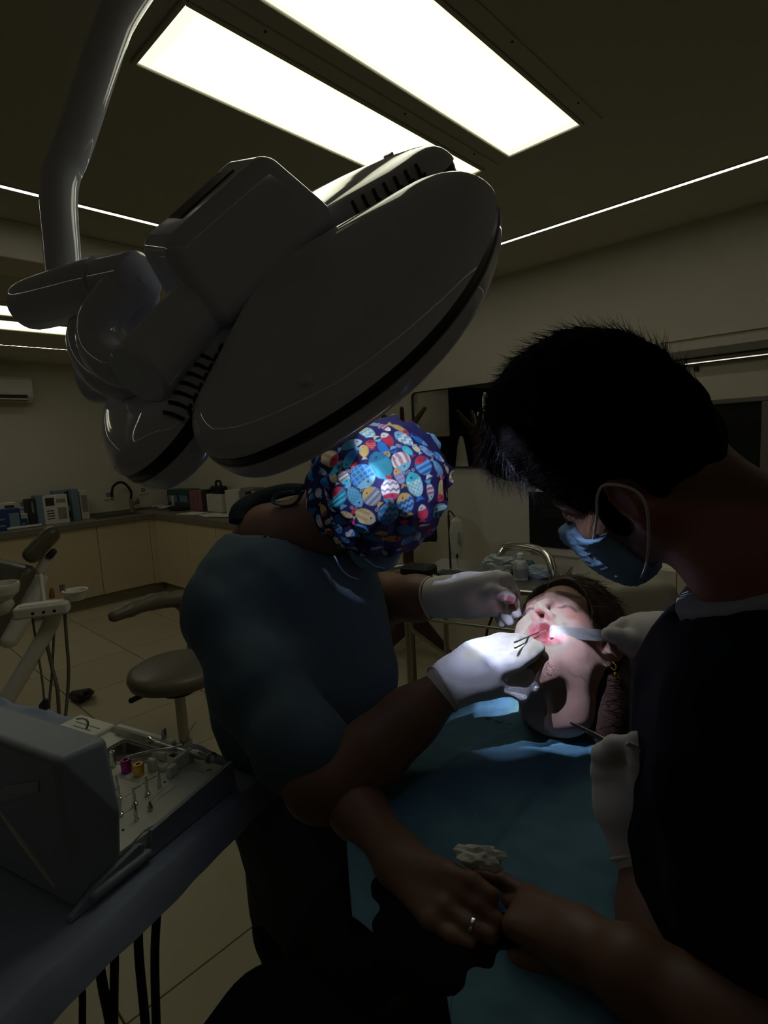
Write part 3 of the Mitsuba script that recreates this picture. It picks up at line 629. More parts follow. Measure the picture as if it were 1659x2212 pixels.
# torso, arms and hands below the drape
CH, BE, HI = V(-0.42, 0.70, 0.955), V(-0.345, 0.44, 0.95), V(-0.285, 0.20, 0.93)
def patient_body(P):
    d = sd_ell(P, CH, (0.205, 0.19, 0.095)); d = smin(d, sd_ell(P, BE, (0.185, 0.21, 0.10)), 0.05)
    return smin(d, sd_cap(P, neck2 - V(0, 0, 0.015), CH + V(-0.02, 0.12, 0.02), 0.042, 0.05), 0.03)
bm = net(patient_body, V(-0.72, 0.20, 0.80), V(-0.10, 0.98, 1.13), 0.010)
# crossed hands: the one from the left lies on top
armA = [((-0.58, 0.76, 0.985), 0.048), (700, 1690, 0.86, 0.041), (775, 1750, 0.77, 0.036), (855, 1850, 0.680, 0.0275), (880, 1880, 0.655, 0.026)]
palmA = [[(875, 1875, 0.655, 0.026), (985, 1925, 0.598, 0.0135)], [(880, 1890, 0.65, 0.024), (960, 1965, 0.585, 0.013)], [(865, 1895, 0.645, 0.022), (930, 1995, 0.578, 0.012)], [(870, 1870, 0.655, 0.022), (965, 1885, 0.612, 0.012)]]
fingA = [[(965, 1885, 0.612, 0.011), (1020, 1905, 0.590, 0.0098), (1062, 1935, 0.576, 0.0085)],
         [(985, 1920, 0.596, 0.011), (1035, 1955, 0.575, 0.0095), (1075, 1990, 0.562, 0.0082)],
         [(960, 1960, 0.585, 0.0108), (1010, 1998, 0.566, 0.0092), (1060, 2022, 0.554, 0.008)],
         [(930, 1992, 0.576, 0.010), (975, 2025, 0.560, 0.0085), (1015, 2042, 0.552, 0.0072)]]
armB = [((-0.27, 0.76, 0.985), 0.048), ((-0.09, 0.52, 0.985), 0.044), (1700, 2290, 0.40, 0.041), (1560, 2210, 0.43, 0.036), (1370, 2100, 0.475, 0.030), (1250, 2040, 0.52, 0.025)]
palmB = [[(1250, 2040, 0.52, 0.024), (1130, 1965, 0.565, 0.0125)], [(1255, 2020, 0.525, 0.022), (1140, 1935, 0.585, 0.012)], [(1240, 2055, 0.515, 0.022), (1110, 2000, 0.548, 0.012)]]
fingB = [[(1140, 1935, 0.599, 0.0105), (1085, 1905, 0.617, 0.009), (1035, 1890, 0.627, 0.0078)], [(1130, 1965, 0.584, 0.0105), (1070, 1950, 0.604, 0.009), (1020, 1945, 0.612, 0.008)],
         [(1110, 2000, 0.568, 0.0105), (1050, 2040, 0.572, 0.009), (1000, 2060, 0.572, 0.008)], [(1200, 2080, 0.527, 0.012), (1120, 2075, 0.540, 0.010), (1060, 2085, 0.550, 0.0085)]]
def hand_mesh(arm, palm, fing, h=0.003):
    lo, hi = bounds([arm] + palm + fing, 0.012)
    return relax(net(lambda P: smin(hand_field(P, palm, fing, 0.005), chain(P, pts(*arm), rad(*arm), 0.02), 0.015), lo, hi, h), 3)
hA, hB = hand_mesh(armA, palmA, fingA), hand_mesh(armB, palmB, fingB)
skin_n = lambda m: paint(m.vertices, SHADED_SKIN, [(0.25 * (0.5 + 0.5 * nz(m.vertices, 60)), (0.15, 0.07, 0.042))])
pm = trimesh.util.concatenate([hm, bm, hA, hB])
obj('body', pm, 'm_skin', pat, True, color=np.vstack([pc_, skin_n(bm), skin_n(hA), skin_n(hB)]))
# hair
def patient_hair(P):
    Q = (P - PH) @ PR.T; g = nz(P, 55, 1.0) * 0.003
    d = sd_ell(Q, (0, -0.018, 0.034), (0.093, 0.110, 0.110))
    d = smin(d, sd_ell(Q, (-0.045, -0.055, -0.045), (0.050, 0.045, 0.075)), 0.03)
    d = smin(d, sd_ell(Q, (-0.060, -0.075, -0.085), (0.045, 0.035, 0.065)), 0.03)
    d = smin(d, sd_ell(Q, (0.045, -0.055, -0.045), (0.050, 0.045, 0.075)), 0.03)
    face = sd_ell(Q, (0.0, 0.095, -0.020), (0.072, 0.080, 0.090)); face = smin(face, sd_ell(Q, (0, 0.03, -0.12), (0.075, 0.06, 0.09)), 0.02)
    face = smin(face, sd_ell(Q * V(-1, 1, 1), (0.085, -0.004, -0.030), (0.03, 0.026, 0.036)), 0.015)
    return smax(d + g, -face, 0.008)
hr = net(patient_hair, PH - 0.19, PH + 0.17, 0.0045)
obj('hair', hr, 'm_hair_brown', pat, True)
hn = hr.vertex_normals; sel = np.arange(len(hr.vertices))[((hr.vertices - PH) @ PR.T)[:, 2] > -0.02]
fdir = np.cross(np.cross(hn[sel], PF), hn[sel]) * -1; fdir /= np.linalg.norm(fdir, axis=1, keepdims=True) + 1e-9
obj('hair_strands', strands(1500, hr.vertices[sel], fdir * 0.9 + hn[sel] * 0.18, 0.03, 0.0005, 4), 'm_hair_brown', pat, kind='stuff')
# earring
eq = lambda x, y, z: PH + PR.T @ V(x, y, z)
er = obj('earring', tube([eq(-0.086, -0.002, -0.048), eq(-0.092, -0.004, -0.055), eq(-0.090, -0.006, -0.062), eq(-0.084, -0.004, -0.058)], 0.0012, 8), 'm_gold', pat, True, label='gold drop earring')
e0 = at(1283, 1452, 0.93)
obj('drop', trimesh.creation.icosphere(subdivisions=2, radius=0.0045).apply_translation(eq(-0.092, -0.008, -0.070)), 'm_gold', er, True)
# ring on the hand
rc = at(1025, 1990, 0.562); rd = unit(at(1060, 2022, 0.554) - at(1010, 1998, 0.566))
obj('ring', put(lathe([(0.0092, -0.0015), (0.0105, -0.0015), (0.0105, 0.0015), (0.0092, 0.0015), (0.0092, -0.0015)], 24), zframe(at(1022, 2003, 0.5635), rd)), 'm_steel', pat, 30, label='thin ring')
# black blouse
obj('blouse', net(lambda P: smax(patient_body(P) - 0.007 + 0.002 * nz(P, 40), P[..., 1] - 0.825 + 1.2 * (P[..., 0] + 0.45) ** 2, 0.01), V(-0.74, 0.18, 0.80), V(-0.08, 0.98, 1.14), 0.009), 'm_cloth_black', pat, True)
# black trousers
def trousers(P):
    d = sd_ell(P, (-0.31, 0.27, 0.945), (0.185, 0.13, 0.085))
    for a, b, c in ((V(-0.42, 0.24, 0.94), V(-0.27, -0.25, 0.92), V(-0.16, -0.66, 0.80)), (V(-0.22, 0.26, 0.94), V(-0.06, -0.25, 0.92), V(0.02, -0.66, 0.80))): d = smin(smin(d, sd_cap(P, a, b, 0.085, 0.070), 0.04), sd_cap(P, b, c, 0.070, 0.050), 0.03)
    return d + 0.004 * nz(P, 30)
obj('trousers', net(trousers, V(-0.55, -0.75, 0.72), V(0.16, 0.45, 1.07), 0.013), 'm_cloth_black', pat, True)
for bx_ in (-0.145, 0.03): obj('shoe', hull([(V(bx_, -0.70, 0.80), 0.042), (V(bx_ + 0.01, -0.74, 0.90), 0.032), (V(bx_ + 0.015, -0.78, 0.97), 0.024), (V(bx_, -0.76, 0.78), 0.030)], 2), 'm_dark', pat, True)

# ---------------------------------------------------------------- the drape over her
mat('m_drape', (0.085, 0.185, 0.235), 0.75, 0.2, tex=VC)
NS, NTT = 120, 130
s_, t_ = np.meshgrid(np.linspace(-1, 1, NS), np.linspace(0, 1, NTT), indexing='ij')
TLc, TRc, BLc, BRc = V(-0.80, 0.845), V(-0.17, 0.845), V(-0.410, 0.345), V(0.14, 0.27)
A0, A1 = V(-0.46, 0.90), V(-0.28, 0.33); adir = unit(A1 - A0); alat = V(-adir[1], adir[0])
def drape_xyz(s, t):
    u = (s + 1) / 2; top = TLc + u[..., None] * (TRc - TLc); bot = BLc + u[..., None] * (BRc - BLc)
    xy = top + t[..., None] * (bot - top)
    xy[..., 0] -= 0.07 * np.sin(np.pi * t) * (1 - u)                   # the left edge bulges out
    xy[..., 1] += 0.045 * np.sin(np.pi * np.clip(u * 1.15, 0, 1)) * (1 - t) ** 2
    a0 = (xy - A0) @ alat
    notch = 0.022 * np.exp(-((a0 - 0.002) / 0.062) ** 4) * np.clip(1 - t * 2.2, 0, 1)     # room for the neck
    xy[..., 1] -= notch
    xy[..., 1] += (0.045 * np.exp(-((u - 0.20) / 0.05) ** 2) + 0.008 * np.sin(17 * u)) * smooth01(0.55, 1.0, t)
    a = (xy - A0) @ alat; fall = np.abs(a) / 0.20
    z = 1.052 + 0.016 * np.sin(np.pi * np.clip(t * 1.1, 0, 1)) - 0.010 * t - 0.075 * np.clip(fall - 0.60, 0, None) ** 1.6
    z = z + 0.014 * np.exp(-((a0 - 0.002) / 0.09) ** 4) * np.clip(1 - t * 5, 0, 1)
    P3 = np.concatenate([xy, z[..., None]], -1)
    wr = 0.0035 * nz(P3 * V(1, 1, 0), 22, 2.0) + 0.0034 * np.sin(46 * (xy[..., 0] * 0.8 + xy[..., 1]) + 3 * nz(P3, 9)) * smooth01(0.2, 0.8, t) + 0.0022 * nz(P3 * V(1, 1, 0), 75, 5.0) + 0.0030 * np.exp(-((a + 0.12 + 0.25 * (t - 0.5)) / 0.006) ** 2) - 0.003 * np.exp(-((a - 0.09 + 0.15 * t) / 0.005) ** 2)
    P3[..., 2] += wr; return P3
dp = drape_xyz(s_, t_)
dm = sheet(dp[:, ::-1], 0.0012)
if dm.vertex_normals[:NS * NTT, 2].mean() < 0: dm.invert()
dv = dm.vertices; pxs = lambda px, py: on(px, py, 2, 1.06)
sp_ = np.zeros(len(dv))
for (px, py, r) in ((1057, 1550, 0.006), (1078, 1560, 0.005), (1088, 1558, 0.003), (1100, 1566, 0.0045), (1096, 1577, 0.002), (1068, 1556, 0.002)):
    q = pxs(px, py); sp_ = np.maximum(sp_, 1 - smooth01(0.6, 1.1, np.hypot((dv[:, 0] - q[0]), (dv[:, 1] - q[1]) * 0.8) / r + 0.35 * nz(dv, 400)))
obj_d = one('surgical_drape', dm, 'm_drape', 'creased blue surgical drape spread over the patient, spotted with dark drops', 'drape', smooth=True,
            color=paint(dv, (0.085, 0.185, 0.235), [(0.25 * (0.5 + 0.5 * nz(dv, 40, 9)), (0.10, 0.215, 0.265)), (0.9 * sp_, (0.02, 0.012, 0.012))]))
# crumpled tissue
g = np.random.default_rng(3); tq = at(1036, 1852, 0.612)
ti = trimesh.creation.icosphere(subdivisions=2); v = ti.vertices; rr = 1 + g.normal(0, 0.13, len(v)) + 0.25 * nz(v, 2.2, 3.0)
ti.vertices = tq + (v * rr[:, None] * V(0.026, 0.013, 0.011)) @ np.array([unit(V(0.9, 0.35, 0)), unit(V(-0.35, 0.9, 0)), V(0, 0, 1)])
one('tissue', ti, 'm_paper', 'crumpled white tissue held under the patient\'s crossed hands', 'tissue')

# ---------------------------------------------------------------- her chair
ch = thing('dental_chair', 'beige reclined dental chair with a padded headrest under the patient', 'dental chair')
hc = at(1335, 1372, 1.12); hx, hz_ = unit(cam_vec(1, 0.05, 0.12)), unit(cam_vec(-0.30, -0.42, -0.85))
hy = np.cross(hz_, hx)
HR = np.array([hx, unit(hy), hz_])
obj('headrest', relax(net(lambda P: sd_box(P, hc, (0.108, 0.105, 0.036), 0.034, HR) + 0.0015 * np.sin(55 * ((P - hc) @ hx)) * smooth01(0.03, 0.09, (P - hc) @ hx), hc - 0.2, hc + 0.2, 0.006), 2), 'm_pad', ch, True)
obj('headrest_arm', tube([hc - hz_ * 0.03, hc - hz_ * 0.10 + V(0, -0.02, -0.05), V(-0.44, 0.94, 0.92), V(-0.43, 0.80, 0.86)], 0.018, 12), 'm_white', ch, True)
bk = lambda P: sd_box(P, (-0.36, 0.50, 0.83), (0.26, 0.42, 0.045), 0.04, np.array([[0.944, 0.33, 0], [-0.33, 0.944, 0], [0, 0, 1]]))
obj('backrest', net(bk, V(-0.85, -0.05, 0.76), V(0.12, 1.05, 0.90), 0.014), 'm_pad', ch, True)
obj('seat', net(lambda P: sd_box(P, (-0.16, -0.22, 0.76), (0.27, 0.38, 0.05), 0.045, np.array([[0.944, 0.33, 0], [-0.33, 0.944, 0], [0, 0, 1]])), V(-0.62, -0.75, 0.68), V(0.30, 0.30, 0.84), 0.014), 'm_pad', ch, True)
obj('foot_rest', net(lambda P: sd_box(P, (0.02, -0.68, 0.70), (0.20, 0.26, 0.04), 0.035, np.array([[0.944, 0.33, 0], [-0.32, 0.92, 0.22], [0.07, -0.21, 0.97]])), V(-0.35, -1.05, 0.56), V(0.36, -0.30, 0.84), 0.014), 'm_pad', ch, True)
obj('pedestal', cat(bbox((-0.38, 0.0, 0.05), (-0.16, 0.4, 0.785), 0.02), bbox((-0.55, -0.3, 0), (0.0, 0.5, 0.05), 0.02)), 'm_white', ch)
# ================================================================ THE DENTIST WITH THE FISH CAP
den = thing('person', 'dentist in teal scrubs and a fish print surgical cap, bending over with gloved hands', 'person')
DH = at(812, 1062, 0.97)
DU = unit(cam_vec(0.25, -0.36, -0.90)); DF = cam_vec(0.22, 0.90, -0.30); DF = unit(DF - DU * (DF @ DU)); DX = np.cross(DF, DU)
DR = np.array([DX, DF, DU])
nk = [DH + DR.T @ V(0, -0.03, -0.05), at(690, 1135, 1.07), at(585, 1165, 1.10), at(560, 1230, 1.12)]
def den_skin(P):
    d = head_field((P - DH) @ DR.T, 0.0)
    return smin(d, chain(P, nk, (0.058, 0.062, 0.066, 0.08), 0.03), 0.03)
dh = relax(net(den_skin, np.minimum(DH, nk[3]) - 0.17, np.maximum(DH, nk[3]) + 0.17, 0.005), 2)
farm_n = [(590, 1225, 1.10, 0.055), (530, 1295, 1.03, 0.055), (590, 1500, 0.915, 0.050), (690, 1690, 0.81, 0.048), (740, 1690, 0.805, 0.047), (810, 1620, 0.815, 0.045), (883, 1553, 0.83, 0.040), (975, 1477, 0.855, 0.0300)]
farm_f = [(600, 1215, 1.12, 0.055), (690, 1240, 1.22, 0.055), (740, 1270, 1.24, 0.050), (840, 1292, 1.16, 0.047), (900, 1292, 1.10, 0.041), (965, 1288, 1.06, 0.031)]
def arm_mesh(q, h=0.005):
    lo, hi = bounds([q], 0.012); return relax(net(lambda P: chain(P, pts(*q), rad(*q), 0.03), lo, hi, h), 3)
an, af = arm_mesh(farm_n), arm_mesh(farm_f)
dm_ = trimesh.util.concatenate([dh, an, af])
obj('body', dm_, 'm_skin', den, True, color=paint(dm_.vertices, SHADED_SKIN, [(0.3 * (0.5 + 0.5 * nz(dm_.vertices, 70)), (0.15, 0.07, 0.042))]))
# scrubs: torso, near and far sleeve, skirt of the tunic down to the legs
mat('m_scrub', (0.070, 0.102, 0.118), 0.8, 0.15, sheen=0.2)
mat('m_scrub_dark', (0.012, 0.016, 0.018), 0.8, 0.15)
def tunic(P):
    d = sd_ell(P, at(610, 1265, 1.13), (0.16, 0.16, 0.13))
    ch_ = [(600, 1300, 1.10, 0.150), (652, 1480, 1.09, 0.163), (692, 1700, 1.14, 0.172), (728, 1900, 1.16, 0.165), (793, 2090, 1.15, 0.165), (803, 2260, 1.14, 0.180)]
    d = smin(d, chain(P, pts(*ch_), rad(*ch_), 0.05), 0.06)
    sh = [(530, 1270, 1.04, 0.085), (500, 1330, 1.00, 0.078), (560, 1480, 0.92, 0.072), (640, 1600, 0.85, 0.066), (690, 1640, 0.825, 0.060)]
    d = smin(d, chain(P, pts(*sh), rad(*sh), 0.04), 0.035)
    sf = [(690, 1235, 1.22, 0.085), (770, 1275, 1.23, 0.07)]
    d = smin(d, chain(P, pts(*sf), rad(*sf), 0.04), 0.04)
    d = smin(d, sd_cap(P, at(760, 1240, 1.10), at(800, 1460, 1.05), 0.050, 0.050), 0.05)
    d = d + 0.004 * nz(P * V(1, 1, 0.4), 22, 1.3) + 0.0025 * nz(P * V(1, 1, 0.6), 55, 2.0)
    return smax(d, -(chain(P, nk[1:], (0.070, 0.074, 0.088), 0.02)), 0.008)
lo, hi = bounds([[(600, 1265, 1.13, 0.18), (740, 2200, 1.15, 0.20), (690, 1700, 1.14, 0.19), (400, 1330, 1.0, 0.1), (850, 1275, 1.23, 0.1), (690, 1650, 0.8, 0.06)]], 0.02)
lo[2] = 0.30
obj('tunic', net(tunic, lo, hi, 0.010), 'm_scrub', den, True)
col = [at(512, 1128, 1.06), at(520, 1100, 1.08), at(560, 1076, 1.10), at(612, 1060, 1.09), at(655, 1056, 1.06)]
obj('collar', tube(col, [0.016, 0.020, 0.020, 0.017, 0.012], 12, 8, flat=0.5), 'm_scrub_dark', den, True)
def legs(P):
    base = at(790, 2150, 1.14); d = None
    for dx in (-0.11, 0.10):
        a = base + RGT * dx * 0.9; a[2] = 0.62; b = V(a[0] + 0.02 * np.sign(dx) - 0.02, a[1] + 0.05, 0.10)
        e = sd_cap(P, a, b, 0.115, 0.075); d = e if d is None else smin(d, e, 0.03)
    return d + 0.006 * nz(P, 22)
bq = at(790, 2150, 1.14)
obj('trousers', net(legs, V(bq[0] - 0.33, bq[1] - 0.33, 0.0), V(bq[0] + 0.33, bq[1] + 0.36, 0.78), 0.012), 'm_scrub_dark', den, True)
for dx in (-0.11, 0.10):
    a = bq + RGT * dx * 0.9; c = V(a[0] + 0.02 * np.sign(dx) - 0.02, a[1] + 0.05, 0.0); fd = unit(V(0.5, 0.6, 0))
    obj('shoe', hull([(c + fd * -0.06 + V(0, 0, 0.04), 0.036), (c + fd * 0.10 + V(0, 0, 0.028), 0.026), (c + fd * 0.15 + V(0, 0, 0.024), 0.022), (c + fd * 0.0 + V(0, 0, 0.06), 0.04)], 2), 'm_dark', den, True)
# chest pocket with a pen clip
pk = [at(806, 1285, 0.99), at(838, 1250, 1.0), at(838, 1385, 0.985), at(812, 1400, 0.975)]
pq = np.array([[pk[0] * (1 - i / 9) + pk[1] * i / 9 for i in range(10)], [(pk[3] * (1 - i / 9) + pk[2] * i / 9) for i in range(10)]])
pq = np.array([pq[0] * (1 - j / 9) + pq[1] * j / 9 for j in range(10)])
# mask
mat('m_mask', (0.20, 0.34, 0.46), 0.75, 0.2)
def mask_field(P, O, Rm, sc=1.0, back=0.018):
    Q = (P - O) @ Rm.T / sc; x, y, z = Q[..., 0], Q[..., 1], Q[..., 2]
    d = head_field(Q, 0.0, ear=False, nose=1.3); d = smin(d, sd_ell(Q, (0, 0.085, -0.07), (0.035, 0.035, 0.05)), 0.03) - 0.005 + 0.0012 * np.sin(z * 700)
    reg = np.maximum(np.maximum(z + 0.018 + 0.25 * np.abs(x), -0.128 - z), back - y)
    return np.maximum(d, reg) * sc
obj('face_mask', relax(net(lambda P: mask_field(P, DH, DR), DH - 0.18, DH + 0.18, 0.0035), 2), 'm_mask', den, True, label='pale blue face mask')
# gloves
def glove(q_palm, q_fing, q_cuff, name, who, stains=None, h=0.0028, k=0.006):
    lo, hi = bounds(q_palm + q_fing + [q_cuff], 0.012)
    def f(P):
        d = hand_field(P, q_palm, q_fing, k)
        c = chain(P, pts(*q_cuff), rad(*q_cuff), 0.012); d = smin(d, c, 0.014)
        return d + 0.0005 * nz(P, 45, 3.0)
    m = relax(net(f, lo, hi, h), 2); v = m.vertices
    z = [(0.25 * (0.5 + 0.5 * nz(v, 50)), (0.56, 0.52, 0.48))]
    for (px, py, dd, r, s) in stains or []:
        c = at(px, py, dd); z.append((s * (1 - smooth01(0.5, 1.1, np.linalg.norm(v - c, axis=1) / r + 0.4 * nz(v, 190, px))), (0.22, 0.02, 0.02)))
    kx = obj(name, m, 'm_glove', who, True, color=paint(v, GLOVE, z))
    e0, e1 = at(*q_cuff[0][:3]), at(*q_cuff[1][:3]); r0 = q_cuff[0][3]; ax = unit(e0 - e1); M = zframe(e0 + ax * (r0 * 0.25), ax)
    ringp = [(M @ np.array([math.cos(t) * (r0 + 0.001), math.sin(t) * (r0 + 0.001) , 0.002 * math.sin(3 * t), 1]))[:3] for t in np.linspace(0, 2 * np.pi, 41)]
    obj('rolled_cuff', tube(ringp, 0.0019, 8, raw=True, caps=False), 'm_cuff', kx, True)
mat('m_cuff', (0.66, 0.61, 0.55), 0.5, 0.3)
glove([[(985, 1470, 0.855, 0.0318), (1035, 1437, 0.865, 0.0380), (1085, 1410, 0.875, 0.0314)], [(985, 1470, 0.855, 0.0318), (1040, 1455, 0.865, 0.0380), (1095, 1455, 0.875, 0.0342)]],
      [[(1085, 1398, 0.875, 0.0209), (1118, 1388, 0.865, 0.0147), (1140, 1390, 0.855, 0.0119), (1157, 1399, 0.850, 0.0100)],
       [(1070, 1440, 0.845, 0.0209), (1112, 1430, 0.832, 0.0157), (1142, 1413, 0.835, 0.0128), (1162, 1400, 0.840, 0.0106)],
       [(1110, 1430, 0.875, 0.0190), (1153, 1438, 0.870, 0.0128), (1158, 1454, 0.848, 0.0109), (1128, 1455, 0.845, 0.0095)],
       [(1105, 1455, 0.875, 0.0181), (1150, 1466, 0.868, 0.0119), (1151, 1482, 0.846, 0.0104), (1120, 1478, 0.845, 0.0095)],
       [(1090, 1475, 0.870, 0.0171), (1132, 1492, 0.858, 0.0109), (1128, 1502, 0.842, 0.0095), (1100, 1490, 0.843, 0.0085)]],
      [(966, 1482, 0.850, 0.0356), (985, 1470, 0.855, 0.0337), (1010, 1455, 0.860, 0.0333)], 'glove', den)
glove([[(965, 1287, 1.06, 0.0335), (1010, 1275, 1.045, 0.033), (1058, 1262, 1.03, 0.024)], [(965, 1290, 1.06, 0.033), (1010, 1300, 1.05, 0.030), (1058, 1305, 1.04, 0.024)]],
      [[(1058, 1254, 1.04, 0.0175), (1092, 1252, 1.03, 0.014), (1110, 1282, 1.02, 0.0115), (1112, 1302, 1.015, 0.010)],
       [(1048, 1256, 1.05, 0.017), (1076, 1247, 1.045, 0.0135), (1104, 1278, 1.03, 0.011), (1110, 1310, 1.02, 0.010), (1116, 1326, 1.015, 0.0095)],
       [(1030, 1285, 1.03, 0.019), (1062, 1277, 1.01, 0.0145), (1088, 1284, 1.0, 0.012), (1102, 1292, 1.0, 0.0105)],
       [(1060, 1300, 1.045, 0.0155), (1084, 1312, 1.04, 0.011), (1094, 1330, 1.03, 0.010), (1101, 1343, 1.025, 0.0088)],
       [(1055, 1305, 1.05, 0.0145), (1074, 1318, 1.05, 0.0105), (1080, 1335, 1.045, 0.009), (1084, 1348, 1.04, 0.008)]],
      [(938, 1290, 1.075, 0.0385), (958, 1289, 1.065, 0.035), (985, 1286, 1.055, 0.033)], 'glove', den,
      stains=[(1050, 1247, 1.03, 0.006, 0.5), (1062, 1250, 1.025, 0.004, 0.6), (1078, 1252, 1.02, 0.006, 0.6), (1085, 1290, 0.99, 0.007, 0.8), (1102, 1296, 0.99, 0.009, 0.9), (1110, 1308, 1.01, 0.010, 0.9), (1112, 1290, 1.01, 0.008, 0.8), (1104, 1270, 1.015, 0.006, 0.7), (1080, 1262, 1.02, 0.004, 0.6)])
# the cap, printed with fish
CAPR = 0.131
def cap_r(th, ph):
    e = smooth01(0.92, 1.06, th)                   # the puffed crown folds over the band
    fold = 0.006 * np.sin(13 * ph + 1.5 * np.sin(3 * ph)) * smooth01(0.55, 0.98, th) + 0.003 * np.sin(29 * ph + 1) * smooth01(0.7, 1.0, th)
    crown = CAPR + 0.007 * np.sin(np.clip(th / 1.05, 0, 1) * np.pi) + fold * (1 - e)
    bandr = 0.1215 - 0.010 * smooth01(1.5, 2.0, th) + 0.0025 * np.sin(17 * ph) * smooth01(1.1, 1.3, th)
    return (crown * (1 - e) + bandr * e) * (1 + 0.02 * np.cos(2 * ph))
def cap_dir(th, ph): return (np.sin(th) * np.cos(ph))[..., None] * DX + (np.sin(th) * np.sin(ph))[..., None] * DF + np.cos(th)[..., None] * DU
def to_fabric(zx, zy):                             # fabric coordinates (metres from the crown's centre) of a point of the cap
    px, py = 620 + zx / 4.366, 870 + zy / 4.366
    d = unit(at(px, py, 1.0) - CAM); oc = CAM - DH; b = oc @ d; disc = b * b - oc @ oc + 0.134 ** 2
    if disc < 0: p = CAM + d * -b; n = unit(p - DH)
    else: n = (CAM + d * (-b - math.sqrt(disc)) - DH) / 0.134
    n = DR @ n; th = math.acos(max(-1, min(1, n[2]))); ph = math.atan2(n[1], n[0]); return V(th * math.cos(ph), th * math.sin(ph)) * 0.13
W_, GO, RE, TQ, BL, TL, LB, CRM, PT, GY = (0.85, 0.82, 0.75), (0.62, 0.40, 0.10), (0.55, 0.035, 0.06), (0.06, 0.50, 0.55), (0.03, 0.17, 0.45), (0.03, 0.17, 0.24), (0.22, 0.46, 0.62), (0.72, 0.58, 0.33), (0.55, 0.72, 0.68), (0.38, 0.42, 0.42)
